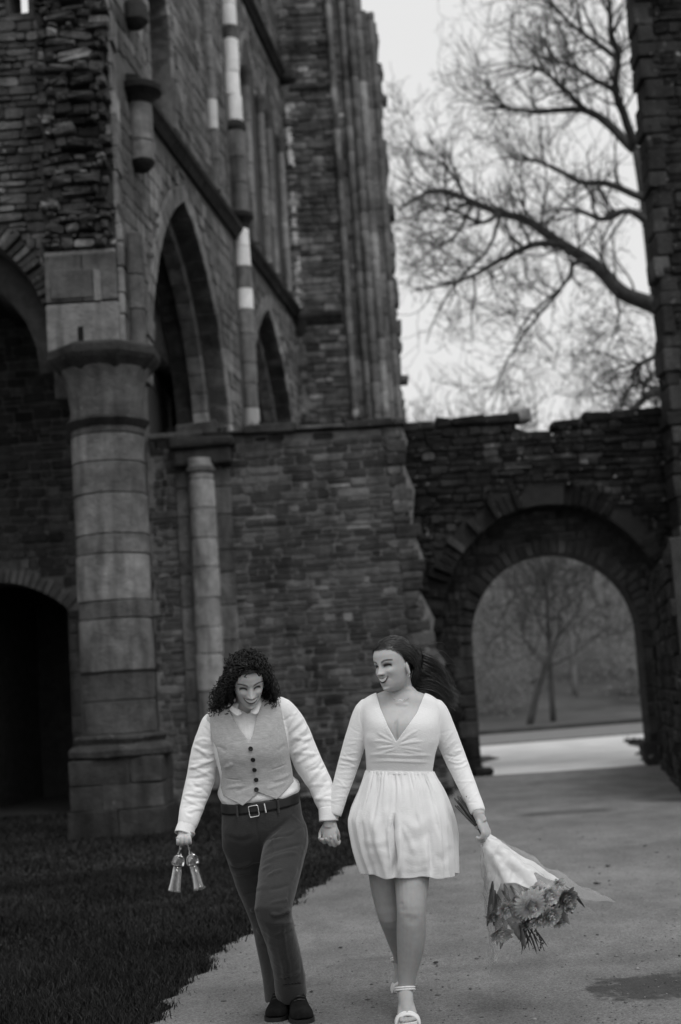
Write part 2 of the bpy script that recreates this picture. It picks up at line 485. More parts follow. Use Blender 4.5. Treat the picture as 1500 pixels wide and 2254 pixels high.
def stone_variant(seed):
    """unit stone: outline of eight points, rounded shoulder, uneven face; x along the wall, y outwards, z up"""
    g = np.random.default_rng(seed)
    c = g.uniform(0.06, 0.2, 4); e = g.uniform(0.10, 0.3, 4)
    o = np.array([(-.5 + c[0] * .6, -.5), (.5 - c[1] * .6, -.5), (.5, -.5 + e[1]), (.5, .5 - e[2]), (.5 - c[2] * .6, .5), (-.5 + c[3] * .6, .5), (-.5, .5 - e[3]), (-.5, -.5 + e[0])])
    o += g.normal(0, 0.018, o.shape)
    s = np.array([0.93, 0.80]); k = o * s + g.normal(0, 0.015, o.shape)
    y0 = np.full(8, -1.0); y1 = g.uniform(0.35, 0.7, 8); y2 = g.uniform(0.75, 1.1, 8)
    V = np.vstack([np.column_stack([o[:, 0], y0, o[:, 1]]), np.column_stack([o[:, 0], y1, o[:, 1]]), np.column_stack([k[:, 0], y2, k[:, 1]]), [[g.normal(0, .1), g.uniform(.85, 1.2), g.normal(0, .1)]]])
    Fc = [list(f) for f in grid_faces(3, 8)] + [[16 + i, 16 + (i + 1) % 8, 24] for i in range(8)]
    return V, Fc
VARS = [stone_variant(i) for i in range(18)]
VAR_ME = {}
def var_mesh(i, mat):
    k = (i, mat.name)
    if k not in VAR_ME:
        VAR_ME[k] = mesh(*VARS[i]); VAR_ME[k].materials.append(mat); VAR_ME[k].name = 'stone_shape'
    return VAR_ME[k]

def in_poly(poly, x, y):
    P_ = np.asarray(poly); x0, y0 = P_[:, 0], P_[:, 1]; x1, y1 = np.roll(x0, -1), np.roll(y0, -1)
    c = ((y0 > y) != (y1 > y)) & (x < (x1 - x0) * (y - y0) / (y1 - y0 + 1e-12) + x0)
    return bool(c.sum() % 2)
def grow(poly, d):
    P_ = np.asarray(poly, float); c = P_.mean(0); v = P_ - c
    return c + v * (1 + d / (np.linalg.norm(v, axis=1)[:, None] + 1e-9))

class Wall:
    def __init__(s, o, t, n):
        s.o, s.t, s.n = np.array(o, float), nrm(t), nrm(n)
    def pt(s, u, z, w=0.0):
        return s.o + s.t * u + s.n * w + np.array([0, 0, 1.0]) * z
    def pts(s, A):
        A = np.asarray(A, float)
        return s.o + A[:, 0:1] * s.t + A[:, 1:2] * np.array([0, 0, 1.0]) + A[:, 2:3] * s.n
    def uz(s, px, py):
        p = on_plane(px, py, s.o, s.n); return float((p - s.o) @ s.t), float(p[2])
    def core(s, name, outline, holes, thick, tone, parent, front=-0.01):
        cu = bpy.data.curves.new(name, 'CURVE'); cu.dimensions = '2D'; cu.fill_mode = 'BOTH'; cu.extrude = thick / 2
        for poly in [outline] + list(holes):
            sp = cu.splines.new('POLY'); sp.points.add(len(poly) - 1); sp.use_cyclic_u = True
            for q, (a, b) in zip(sp.points, poly): q.co = (a, b, 0, 1)
        tmp = bpy.data.objects.new('tmp', cu); COL.objects.link(tmp)
        dg = bpy.context.evaluated_depsgraph_get()
        me = bpy.data.meshes.new_from_object(tmp.evaluated_get(dg)); bpy.data.objects.remove(tmp)
        A = mesh_arrays(me); A[:, 2] += front - thick / 2
        me.vertices.foreach_set('co', s.pts(A).astype(np.float32).ravel()); me.materials.clear()
        o = link(name, me, MORTAR, parent); o.color = (tone, tone, tone, 1); return o
    def block(s, name, u0, u1, z0, z1, w0, w1, tone, parent, mat=None, bev=0.012, jit=0.0):
        V, Fc = box(u0, u1, z0, z1, w0, w1)
        if jit: V = V + RNG.normal(0, jit, V.shape)
        o = obj(name, s.pts(V), Fc, mat or ASHLAR, parent); o.color = (tone, tone, tone, 1)
        return bevel_mod(o, bev, 2) if bev else o
    def strip(s, name, prof, u0, u1, tone, parent, mat=None, n=2, wob=0.0):
        """a moulding: profile of (w, z) points drawn along the wall from u0 to u1"""
        pr = np.asarray(prof, float); us = np.linspace(u0, u1, n); k = len(pr)
        A = np.array([(u, z, w) for u in us for w, z in pr])
        if wob: A[:, 1:] += RNG.normal(0, wob, (len(A), 2))
        Fc = [list(f) for f in grid_faces(n, k)] + [list(range(k)), [(n - 1) * k + i for i in range(k)][::-1]]
        o = obj(name, s.pts(A), Fc, mat or ASHLAR, parent); o.color = (tone, tone, tone, 1); return o
    def stones(s, u0, u1, z0, z1, inside, parent, mat=None, h=(0.09, 0.16), w=(0.16, 0.46), tone=(0.09, 0.3), depth=(0.012, 0.04), gap=0.014, seed=1, nmax=300, name='stone', dens=1.0, tilt=0.012, wave=0.035):
        g = np.random.default_rng(seed); mat = mat or STONE
        L = []; z = z0
        def ok(a, b, c, d):
            return inside(a + .01, c + .01) and inside(b - .01, c + .01) and inside(a + .01, d - .01) and inside(b - .01, d - .01) and inside((a + b) / 2, (c + d) / 2)
        while z < z1:
            hh = g.uniform(*h); u = u0 - g.uniform(0, w[1])
            while u < u1:
                ww = g.uniform(*w) * (0.75 if g.random() < 0.35 else 1.0)
                zz0, zz1 = z + g.normal(0, .006), z + hh + g.normal(0, .006)
                if g.random() < 0.12 and hh > 0.11:      # two thin stones one above the other
                    cand = [(u, u + ww, zz0, z + hh * .5), (u, u + ww, z + hh * .5, zz1)]
                else:
                    cand = [(u, u + ww, zz0, zz1)]
                for c in cand:
                    if ok(*c): L.append(c)
                    else:
                        q = (c[1] - c[0]) / 3
                        for k in range(3):
                            cc = (c[0] + q * k, c[0] + q * (k + 1), c[2], c[3])
                            if ok(*cc): L.append(cc)
                u += ww
            z += hh
        if not L: return
        if dens < 1: L = [c for c in L if g.random() < dens]
        A = np.array(L); n = len(A)
        uu_, zz_ = (A[:, 0] + A[:, 1]) / 2, (A[:, 2] + A[:, 3]) / 2
        zz_ = zz_ + wave * noise3(np.column_stack([uu_ * .9, zz_ * .7, 0 * uu_ + seed]))        # courses that wander
        cen = s.pts(np.column_stack([uu_, zz_, np.zeros(n)]))
        px, py = to_px(cen); dist = np.linalg.norm(cen - CAM, axis=1)
        seen = (px > -15) & (px < 1515) & (py > -15) & (py < 2270)
        size = (A[:, 1] - A[:, 0]) * (A[:, 3] - A[:, 2]) / dist ** 2 * seen
        order = np.argsort(-size); single = set(order[:nmax][size[order[:nmax]] > 0].tolist())
        pieces, tones = [], []
        for i in range(n):
            ww, hh = A[i, 1] - A[i, 0] - gap, A[i, 3] - A[i, 2] - gap
            dd = g.uniform(*depth); v = int(g.integers(len(VARS))); a = g.normal(0, tilt); fl = 1 if g.random() < .5 else -1
            t_ = s.t * math.cos(a) + np.array([0, 0, 1]) * math.sin(a); z_ = np.array([0, 0, 1]) * math.cos(a) - s.t * math.sin(a)
            tn = float(np.clip(tone[0] * math.exp(g.normal(0, tone[1])), 0.012, 0.5))
            Mx = np.column_stack([t_ * ww * fl, s.n * dd, z_ * hh])
            if i in single:
                o = link(name, var_mesh(v, mat)); o.color = (tn, tn, tn, 1)
                o.matrix_basis = Matrix(np.vstack([np.column_stack([Mx, cen[i]]), [0, 0, 0, 1]]).tolist())
                set_parent(o, parent)
            else:
                V = VARS[v][0] @ Mx.T + cen[i]; pieces.append((V, VARS[v][1])); tones.append(np.full(len(V), tn))
        if pieces:
            V, Fc = merge(pieces)
            o = obj('stone_mass', V, Fc, mat, parent, tone=np.concatenate(tones)); o.color = (0, 0, 0, 1); o['kind'] = 'stuff'

def pointed(uc, a, zs, rise, n=14):
    """pointed arch from left springing to right springing"""
    Rr = (rise * rise + a * a) / (2 * a); th = math.acos((Rr - a) / Rr)
    L_ = [(uc - a + Rr - Rr * math.cos(th * k / n), zs + Rr * math.sin(th * k / n)) for k in range(n + 1)]
    return L_ + [(2 * uc - x, z) for x, z in L_[::-1][1:]]
def rounded(uc, a, zs, rise, n=28):
    return [(uc - a * math.cos(math.pi * k / n), zs + rise * math.sin(math.pi * k / n)) for k in range(n + 1)]
def ring_blocks(W, curve, thick, w0, w1, tone, parent, name='voussoir', mat=None, step=1, seed=0, sd=0.2, gap=0.01, jit=0.012):
    """a ring of wedge stones that follows curve, thick measured outwards from it"""
    g = np.random.default_rng(seed); C_ = np.asarray(curve, float)
    T = np.gradient(C_, axis=0); T /= np.linalg.norm(T, axis=1)[:, None]; N = np.column_stack([-T[:, 1], T[:, 0]])
    if np.mean(N[:, 1]) < 0: N = -N
    for i in range(0, len(C_) - step, step):
        a, b = C_[i], C_[i + step]; na, nb = N[i], N[i + step]; d = nrm(b - a) * gap / 2
        th = thick * g.uniform(0.85, 1.15) if jit else thick
        q = [a + d, b - d, b - d + nb * th, a + d + na * th]
        e0, e1 = g.normal(0, jit, 2) if jit else (0, 0)
        A = np.array([(p[0], p[1], ww) for ww in (w0, w1 + e0) for p in q])
        o = obj(name, W.pts(A), [[3, 2, 1, 0], [4, 5, 6, 7], [0, 1, 5, 4], [1, 2, 6, 5], [2, 3, 7, 6], [3, 0, 4, 7]], mat or STONE, parent)
        tn = float(tone * math.exp(g.normal(0, sd))); o.color = (tn, tn, tn, 1)
        bevel_mod(o, 0.012, 1)
def jag(pts, amp, step, seed, skip=()):
    """a broken outline: break each edge into steps and push them about"""
    g = np.random.default_rng(seed); out = []
    for i in range(len(pts)):
        a, b = np.array(pts[i], float), np.array(pts[(i + 1) % len(pts)], float)
        out.append(tuple(a))
        if i in skip: continue
        L_ = np.linalg.norm(b - a); n = int(L_ / step)
        nv = np.array([-(b - a)[1], (b - a)[0]]) / (L_ + 1e-9)
        for k in range(1, n):
            t = (k + g.uniform(-.3, .3)) / n; p = a + (b - a) * t + nv * g.normal(0, amp); out.append(tuple(p))
    return out
def lathe_obj(name, c, prof, tone, parent, mat=None, sides=32, smooth=True, jit=0.0):
    V, Fc = lathe(prof, sides, c)
    if jit: V = V + jit * np.stack([noise3(V, 6, k) for k in (1, 2, 3)], -1)
    o = obj(name, V, Fc, mat or ASHLAR, parent, smooth=False); o.color = (tone, tone, tone, 1)
    me = o.data
    if smooth:
        for p in me.polygons: p.use_smooth = len(p.vertices) == 4
        me.set_sharp_from_angle(angle=R(40))
    return o
def shaft(parent, c, r, z0, pieces, name='drum', seed=0):
    """drums of (height, tone) stacked from z0 up"""
    g = np.random.default_rng(seed); z = z0
    for hgt, tn in pieces:
        e = min(0.012, r * .12)
        lathe_obj(name, (c[0] + g.normal(0, .004), c[1], 0), [(r - e, z + .003), (r, z + e), (r, z + hgt - e), (r - e, z + hgt - .003)], tn, parent, LIMEST if tn > .4 else None, sides=28, jit=0.006)
        z += hgt
    return z

ZV = np.array([0, 0, 1.0])
# --- the arcade wall: the long side wall of the church, running away from the camera ---------------------------------
NW = Wall((-2.44, 16.2, 0), (0.143, 0.99, 0), (0.99, -0.143, 0))
arcade = thing('arcade_wall', 'tall roofless stone wall with two pointed arches receding behind the round column', 'wall', (-1.6, 22, 0))
A1 = pointed(3.48, 2.13, 5.35, 3.15); A2 = pointed(9.42, 2.13, 5.35, 3.1)
L1 = pointed(2.52, 0.58, 10.6, 1.15, 8); T1 = pointed(8.75, 0.62, 12.4, 1.0, 8); T2 = pointed(10.75, 0.62, 12.4, 1.0, 8); L3 = pointed(9.7, 1.0, 16.0, 1.2, 8)
def opening(curve, z0): return [(curve[0][0], z0)] + list(curve) + [(curve[-1][0], z0)]
H1, H2, H3 = opening(A1, -0.2), opening(A2, -0.2), opening(L1, 9.45)
B1, B2 = opening(T1, 9.6), opening(T2, 9.6)
H5 = opening(L3, 14.9)
# the near pier is the round column: the wall stands on it, so its outline steps back above the first opening
out = [(0.1, A1[2][1])] + [p for p in A1[2:]] + [(A1[-1][0], -0.3), (13.2, -0.3), (13.2, 19.0), (0.1, 19.0)]
NW.core('wall_core', out, [H2, H3, H5], 0.82, 0.085, arcade)
def n_inside(u, z):
    if u < 0.1 or u > 12.55 or z > 16.9: return False
    if z < 5.9 and u < 5.5: return False
    for Hh, gr_ in ((H1, 0.27), (H2, 0.27), (H3, 0.16), (B1, 0.1), (B2, 0.1), (H5, 0.12)):
        if in_poly(grow(Hh, gr_), u, z): return False
    if abs(z - 9.12) < 0.13 or abs(z - 14.22) < 0.13 or (6.62 < u < 7.22): return False
    return True
NW.stones(-0.4, 12.5, 5.4, 16.9, n_inside, arcade, h=(0.13, 0.24), w=(0.25, 0.62), tone=(0.15, 0.25), depth=(0.006, 0.022), gap=0.012, seed=11, tilt=0.006)
for cv, sd in ((A1, 3), (A2, 4)):
    ring_blocks(NW, cv, 0.26, -0.30, 0.012, 0.19, arcade, seed=sd, jit=0.006, mat=ASHLAR)
    ring_blocks(NW, cv, 0.26, -0.83, -0.56, 0.16, arcade, seed=sd + 9, jit=0.006, mat=ASHLAR)
    inner = [(p[0] + (0.10 if p[0] < np.mean([q[0] for q in cv]) else -0.10), p[1] - 0.10) for p in cv]
    ring_blocks(NW, inner, 0.2, -0.55, -0.31, 0.2, arcade, name='arch_rib', seed=sd + 5, jit=0.004, mat=ASHLAR)
    # coursed jamb under each springing, on the far side of the opening
    ue = cv[-1][0]; z = 0.0 if cv is A2 else 0.0
    g_ = np.random.default_rng(sd)
    z = 3.0
    while z < 5.35:
        hh = float(g_.uniform(.22, .36)); tn = float(.16 * math.exp(g_.normal(0, .25)))
        NW.block('jamb_stone', ue - .012, ue + .3, z + .006, min(z + hh, 5.35) - .006, -.83, .014, tn, arcade, bev=.015)
        z += hh
for Hh, cv, sd in ((H3, L1, 21), (B1, T1, 22), (B2, T2, 23), (H5, L3, 24)):
    ring_blocks(NW, cv, 0.15, -0.35, 0.02, 0.22, arcade, seed=sd, jit=0.004, mat=ASHLAR)
    for uu, sg in ((cv[0][0], -1), (cv[-1][0], 1)):
        z = Hh[0][1]
        while z < cv[0][1] - .05:
            hh = min(float(RNG.uniform(.28, .5)), cv[0][1] - z); tn = float(.2 * math.exp(RNG.normal(0, .22)))
            NW.block('jamb_stone', min(uu, uu + sg * .15), max(uu, uu + sg * .15), z + .005, z + hh - .005, -.36, .02, tn, arcade, bev=.01); z += hh
# the blind openings of the middle storey: a nearly flush panel with recess shade painted as dark tone, a slim shaft either side
for cv, Hh in ((T1, B1), (T2, B2)):
    NW.core('recess_shade', grow(Hh, 0.02).tolist(), [], 0.02, 0.05, arcade, front=0.004)
    for uu in (cv[0][0] - .02, cv[-1][0] + .02):
        p = NW.pt(uu, 0, 0.07)
        shaft(arcade, p, 0.075, 9.3, [(.9, .2), (.55, .26), (.8, .2), (.65, .24)], 'colonnette_drum', 5)
        lathe_obj('colonnette_capital', (p[0], p[1], 0), [(.07, 12.2), (.085, 12.3), (.13, 12.45), (.14, 12.47), (.14, 12.55)], .1, arcade)
DARK = 0.022
prof = [(0.0, -0.14), (0.05, -0.13), (0.1, -0.05), (0.15, 0.0), (0.16, 0.07), (0.12, 0.1), (0.0, 0.13)]
u = 0.75
while u < 12.5:
    w_ = min(RNG.uniform(0.7, 1.2), 12.56 - u)
    NW.strip('string_stone', [(a, b + 9.12) for a, b in prof], u + .004, u + w_ - .004, DARK * float(RNG.uniform(.8, 1.4)), arcade, wob=0.004)
    NW.strip('string_stone', [(a, b + 14.22) for a, b in prof], u + .004, u + w_ - .004, DARK * float(RNG.uniform(.8, 1.4)), arcade, wob=0.004)
    u += w_
# the shaft on the pier between the two arches: pale drums banded with dark ones
WHT, GRY = 0.85, 0.17
p = NW.pt(6.92, 0, 0.09)
zt = shaft(arcade, p, 0.132, 4.9, [(.5, GRY), (.35, .24), (.36, .42), (.4, GRY), (.35, .17), (.5, GRY), (.42, .2), (.36, WHT), (.38, .17), (.34, WHT), (.32, WHT)], seed=1)
lathe_obj('shaft_capital', (p[0], p[1], 0), [(.13, zt), (.15, zt + .03), (.14, zt + .06), (.2, zt + .16), (.225, zt + .18), (.225, zt + .25), (.17, zt + .29)], DARK, arcade)
zt = shaft(arcade, p, 0.165, 9.45, [(.5, GRY), (.45, GRY), (.48, .2)], seed=2)
lathe_obj('shaft_ring', (p[0], p[1], 0), [(.16, zt), (.185, zt + .04), (.185, zt + .12), (.14, zt + .18)], .05, arcade)
shaft(arcade, p, 0.132, zt + .18, [(.45, .85), (.42, .88), (.6, .86), (.22, .14), (.4, .85), (.35, .82), (.5, .85), (.4, .8), (.5, .4), (.5, .3)], seed=3)
# slim shaft nearer the camera
p = NW.pt(5.35, 0, 0.05)
shaft(arcade, p, 0.085, 9.3, [(.5, .2), (.5, .2), (.5, .6), (.5, .2), (.6, .22), (.5, .2), (.5, .22), (.6, .2)], 'colonnette_drum', 4)
# broken stub of a shaft high on the near end
p = NW.pt(0.95, 0, 0.1)
lathe_obj('corbel', (p[0], p[1], 0), [(.02, 8.0), (.09, 8.03), (.15, 8.1), (.165, 8.14)], .03, arcade)
shaft(arcade, p, .155, 8.14, [(.26, .24), (.5, .26)], seed=6)
lathe_obj('shaft_capital', (p[0], p[1], 0), [(.165, 8.9), (.18, 8.95), (.26, 9.02), (.29, 9.04), (.29, 9.12), (.24, 9.15)], .02, arcade)
lathe_obj('corbel', (p[0], p[1], 0), [(.03, 9.9), (.1, 9.93), (.17, 10.0), (.17, 10.2), (.12, 10.26)], .03, arcade)
# corner shaft where the wall meets the tower
p = NW.pt(12.42, 0, 0.1)
zt = shaft(arcade, p, .15, 4.8, [(.5, .16), (.5, .18), (.5, .15), (.4, .24), (.5, .17), (.5, .16), (.5, .18), (.4, .17)], seed=7)
lathe_obj('shaft_capital', (p[0], p[1], 0), [(.15, 8.6), (.2, 8.8), (.24, 8.95), (.24, 9.1), (.18, 9.2)], .03, arcade)
zt = shaft(arcade, p, .145, 9.2, [(.4, .62), (.42, .5), (.36, .6), (.18, .1), (.5, .52), (.46, .6), (.5, .5), (.2, .03), (.5, .62), (.46, .56), (.4, .6), (.45, .24)], seed=8)
lathe_obj('shaft_capital', (p[0], p[1], 0), [(.16, zt), (.19, zt + .06), (.16, zt + .1), (.24, 14.05), (.3, 14.12), (.3, 14.26), (.22, 14.36)], .03, arcade)
shaft(arcade, p, .14, 14.4, [(.5, .3), (.5, .34), (.5, .3), (.5, .2)], seed=9)
# back of the aisle behind the arcade keeps the openings dark: an outer wall and its vault
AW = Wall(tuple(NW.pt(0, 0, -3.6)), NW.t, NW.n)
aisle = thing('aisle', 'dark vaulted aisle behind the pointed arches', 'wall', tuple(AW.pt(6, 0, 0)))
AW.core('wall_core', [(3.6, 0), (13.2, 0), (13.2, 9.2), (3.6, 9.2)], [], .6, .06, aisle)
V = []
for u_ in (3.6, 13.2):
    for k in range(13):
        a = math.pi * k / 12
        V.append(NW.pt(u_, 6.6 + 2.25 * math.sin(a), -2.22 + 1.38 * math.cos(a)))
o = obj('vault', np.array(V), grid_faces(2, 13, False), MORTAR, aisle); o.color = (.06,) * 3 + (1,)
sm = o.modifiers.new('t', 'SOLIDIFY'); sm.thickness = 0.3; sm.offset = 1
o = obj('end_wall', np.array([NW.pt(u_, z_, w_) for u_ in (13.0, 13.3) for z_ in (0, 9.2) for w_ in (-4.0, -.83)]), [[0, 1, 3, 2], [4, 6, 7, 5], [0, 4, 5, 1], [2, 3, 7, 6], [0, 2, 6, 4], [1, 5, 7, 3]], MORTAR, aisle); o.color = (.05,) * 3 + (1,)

# --- the broken end of that wall, seen face on above the column -----------------------------------------------------
EW = Wall((-2.79, 15.86, 0), (1, 0, 0), (0, -1, 0))
endw = thing('broken_wall_end', 'rough broken end of a thick rubble wall above the round column', 'wall', (-2.79, 15.9, 5.3))
eo = jag([(-.44, 6.5), (.43, 6.5), (.43, 12.5), (-.42, 12.5)], 0.03, 0.16, 5, skip=(0,))
EW.core('wall_core', eo, [], .4, .035, endw)
EW.stones(-.5, .5, 6.62, 12.4, lambda u, z: in_poly(eo, u, z), endw, ROUGH, h=(.045, .14), w=(.09, .42), tone=(.075, .6), depth=(.015, .19), gap=.012, seed=31, tilt=.10)
for (u0, u1, z0, z1, w1, tn) in ((-.43, .0, 6.02, 6.6, .05, .1), (.0, .4, 6.02, 6.6, .052, .12), (-.43, .40, 6.56, 6.63, .06, .26), (-.37, .13, 6.05, 6.40, .075, .075), (.13, .22, 6.0, 6.38, .09, .2),
                                 (-.43, .41, 5.44, 6.0, .07, .17)):
    EW.block('impost_stone', u0 + .004, u1 - .004, z0 + .004, z1 - .004, -.3, w1, tn, endw, bev=.018)
EW.block('putlog_shade', -.07, -.005, 5.55, 5.72, 0, .075, .006, endw, bev=0)  # solid near-black block: the darkness of a putlog hole painted on
# cut-stone quoin strip along its right edge, down to the capital
z = 5.45
while z < 12.2:
    hh = float(RNG.uniform(.2, .42)); EW.block('quoin_stone', .40, .46 + float(RNG.uniform(-.015, .02)), z + .005, z + hh - .005, -.34, .0, float(.2 * math.exp(RNG.normal(0, .2))), endw, bev=.015, jit=.004); z += hh
# attached shaft of the first arch, right of the impost
p = np.array([-2.2, 16.0, 0])
shaft(endw, p, .095, 5.42, [(.5, .13), (.42, .16), (.5, .12)], 'colonnette_drum', 12)

# --- the aisle arch to the left of the column and the wall above it --------------------------------------------------
LW = Wall((-2.79, 16.25, 0), (1, 0, 0), (0, -1, 0))
left = thing('transverse_wall', 'rubble wall over a wide dark aisle arch at the far left', 'wall', (-5, 16.3, 0))
arc = rounded(-2.75, 2.3, 5.6, 1.9, 26)
lo = jag([(-6, 5.6)], .0, 1, 1)
lo = [(-6.5, 5.0), (-5.05, 5.0)] + arc + [(-.45, 5.0), (.2, 5.0), (.2, 12.5), (-6.5, 12.5)]
_a, _b = LW.uz(20, 30), LW.uz(62, 26)
hole_sky = [(_a[0], _a[1]), (_b[0], _b[1]), (_b[0], _b[1] + .6), (_a[0], _a[1] + .6)]
LW.core('wall_core', lo, [hole_sky], .7, .06, left)
def l_in(u, z):
    return in_poly(lo, u, z) and not in_poly(grow(arc + [(-.4, 5), (-5, 5)], .24), u, z) and not in_poly(hole_sky, u, z) and not (-1.32 < u < -1.04 and 9.18 < z < 9.38)
LW.stones(-3.2, .1, 6.6, 12.4, l_in, left, ROUGH, h=(.07, .14), w=(.14, .42), tone=(.1, .35), depth=(.012, .06), seed=41, tilt=.03)
ring_blocks(LW, rounded(-2.75, 2.3, 5.6, 1.9, 70), .26, -.5, .03, .085, left, seed=42, sd=.4, gap=.02, jit=.04, mat=ROUGH)
LW.block('putlog_shade', -1.31, -1.05, 9.19, 9.37, -.3, .006, .006, left, bev=0)  # nothing is cut here, the hole's shade is the block's black colour

# --- the back wall of that bay with its low doorway ------------------------------------------------------------------
BW = Wall((-2.7, 19.45, 0), (1, 0, 0), (0, -1, 0))
bay = thing('doorway_wall', 'dark rubble wall with a black segmental doorway at the left edge', 'wall', (-4.5, 19.5, 0))
dc = -2.07
darch = [(dc - .95 + 1.9 * k / 14, 2.75 + .42 * math.sin(math.pi * k / 14) ** .8) for k in range(15)]
dh = [(dc - .95, -.1)] + darch + [(dc + .95, -.1)]
bo = [(-5, -.2), (.02, -.2), (.02, 8.4), (-5, 8.4)]
BW.core('wall_core', bo, [dh], .7, .075, bay)
BW.stones(-2.9, .05, 0, 8.0, lambda u, z: in_poly(bo, u, z) and not in_poly(grow(dh, .2), u, z), bay, h=(.07, .16), w=(.12, .42), tone=(.04, .4), depth=(.004, .025), gap=.02, seed=51, tilt=.02)
ring_blocks(BW, [(dc - .95 + 1.9 * k / 22, 2.75 + .42 * math.sin(math.pi * k / 22) ** .8) for k in range(23)], .2, -.4, .03, .12, bay, seed=52, sd=.25, gap=.014, jit=.012)
for sg in (-1, 1):
    z = 0
    while z < 2.7:
        hh = float(RNG.uniform(.2, .34)); uu = dc + sg * .95
        BW.block('jamb_stone', min(uu, uu + sg * .2), max(uu, uu + sg * .2), z + .006, min(z + hh, 2.74) - .006, -.5, .02, float(.05 * math.exp(RNG.normal(0, .25))), bay, bev=.012); z += hh
# vault and side walls of the bay: they keep it in the dark, as does the room behind the doorway
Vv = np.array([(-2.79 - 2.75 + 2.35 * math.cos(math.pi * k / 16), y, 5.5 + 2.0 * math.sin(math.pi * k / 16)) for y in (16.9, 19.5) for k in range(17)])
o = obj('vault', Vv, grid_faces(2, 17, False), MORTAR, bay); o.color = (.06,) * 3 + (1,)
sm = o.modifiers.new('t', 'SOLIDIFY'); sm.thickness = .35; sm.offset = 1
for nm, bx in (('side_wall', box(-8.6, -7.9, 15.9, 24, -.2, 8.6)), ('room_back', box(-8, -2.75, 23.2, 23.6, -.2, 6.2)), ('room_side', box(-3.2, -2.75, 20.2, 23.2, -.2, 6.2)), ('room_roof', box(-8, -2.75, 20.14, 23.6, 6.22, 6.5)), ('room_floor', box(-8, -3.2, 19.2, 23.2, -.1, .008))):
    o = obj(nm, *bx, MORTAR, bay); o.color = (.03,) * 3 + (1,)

# --- the great round column -----------------------------------------------------------------------------------------
cx, cy = -2.60, 15.98
colm = thing('round_column', 'thick round stone column with octagonal capital beside the black doorway', 'column', (cx, cy, 0))
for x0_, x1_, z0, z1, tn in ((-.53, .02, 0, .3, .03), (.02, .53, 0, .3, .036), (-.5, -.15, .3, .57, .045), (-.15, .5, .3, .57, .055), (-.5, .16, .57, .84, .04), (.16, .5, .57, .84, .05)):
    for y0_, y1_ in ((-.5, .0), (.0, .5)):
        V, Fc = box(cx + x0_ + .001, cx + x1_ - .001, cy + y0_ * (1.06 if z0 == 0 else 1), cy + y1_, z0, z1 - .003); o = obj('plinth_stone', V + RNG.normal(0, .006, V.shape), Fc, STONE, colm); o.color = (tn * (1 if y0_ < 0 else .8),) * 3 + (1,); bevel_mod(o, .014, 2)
lathe_obj('base_moulding', (cx, cy, 0), [(.53, .83), (.58, .87), (.585, .93), (.55, .97), (.48, 1.0), (.5, 1.03), (.515, 1.06), (.5, 1.09), (.45, 1.1)], .05, colm, ROUGH, 48, jit=.012)
shaft(colm, (cx, cy), .415, 1.1, [(.36, .085), (.3, .09), (.02, .06), (.58, .17), (.2, .11), (.52, .20), (.22, .14), (.46, .19), (.36, .155), (.32, .21), (.28, .12)], seed=22)
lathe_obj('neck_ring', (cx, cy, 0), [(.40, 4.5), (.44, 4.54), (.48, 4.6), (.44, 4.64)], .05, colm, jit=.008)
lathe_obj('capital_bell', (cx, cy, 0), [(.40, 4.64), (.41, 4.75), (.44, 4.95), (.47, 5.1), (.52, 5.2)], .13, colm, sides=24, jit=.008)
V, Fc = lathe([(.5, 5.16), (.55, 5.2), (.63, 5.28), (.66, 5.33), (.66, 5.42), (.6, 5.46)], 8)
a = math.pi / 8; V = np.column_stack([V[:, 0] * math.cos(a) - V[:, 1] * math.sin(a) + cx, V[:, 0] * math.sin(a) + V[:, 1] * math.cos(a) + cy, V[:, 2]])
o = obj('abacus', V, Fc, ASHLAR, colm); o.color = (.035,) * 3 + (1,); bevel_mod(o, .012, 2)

# --- the cross wall that faces the camera in the middle --------------------------------------------------------------
FW = Wall((0, 19.54, 0), (1, 0, 0), (0, -1, 0))
cross = thing('cross_wall', 'sunken coursed rubble wall facing the camera behind the couple, with ragged right end', 'wall', (-.6, 19.5, 0))
cross['label'] = 'low coursed rubble wall facing the camera behind the couple, with ragged right end'
fo = [(-2.66, -.2), (1.3, -.2), (1.28, .9), (1.2, 1.4), (1.3, 1.7), (1.12, 2.0), (1.2, 2.3), (1.02, 2.7), (1.12, 3.1), (.98, 3.6), (1.05, 4.1), (.92, 4.5), (1.0, 4.8), (.94, 5.0), (-2.66, 5.04)]
FW.core('wall_core', fo, [], .75, .15, cross)
FW.stones(-2.66, 1.4, 0, 5.0, lambda u, z: in_poly(fo, u, z), cross, h=(.055, .135), w=(.1, .46), tone=(.08, .42), depth=(.004, .022), gap=.02, seed=61, tilt=.02)
# toothed stones left standing at the broken end
z = .3
while z < 4.9:
    hh = float(RNG.uniform(.1, .22)); ue = 1.25 - .06 * z
    FW.block('toothing_stone', ue - .3, ue + float(RNG.uniform(-.12, .1)), z, z + hh - .012, -.5, .03, float(.07 * math.exp(RNG.normal(0, .4))), cross, mat=ROUGH, bev=.025, jit=.012); z += hh
u = -2.64
while u < .9:
    w_ = float(RNG.uniform(.35, .8)); w_ = min(w_, .98 - u)
    FW.block('coping_stone', u + .005, u + w_ - .005, 5.03, 5.12 + float(RNG.uniform(-.02, .03)), -.7, .09 + float(RNG.uniform(-.02, .03)), float(.06 * math.exp(RNG.normal(0, .4))), cross, mat=ROUGH, bev=.025, jit=.01); u += w_
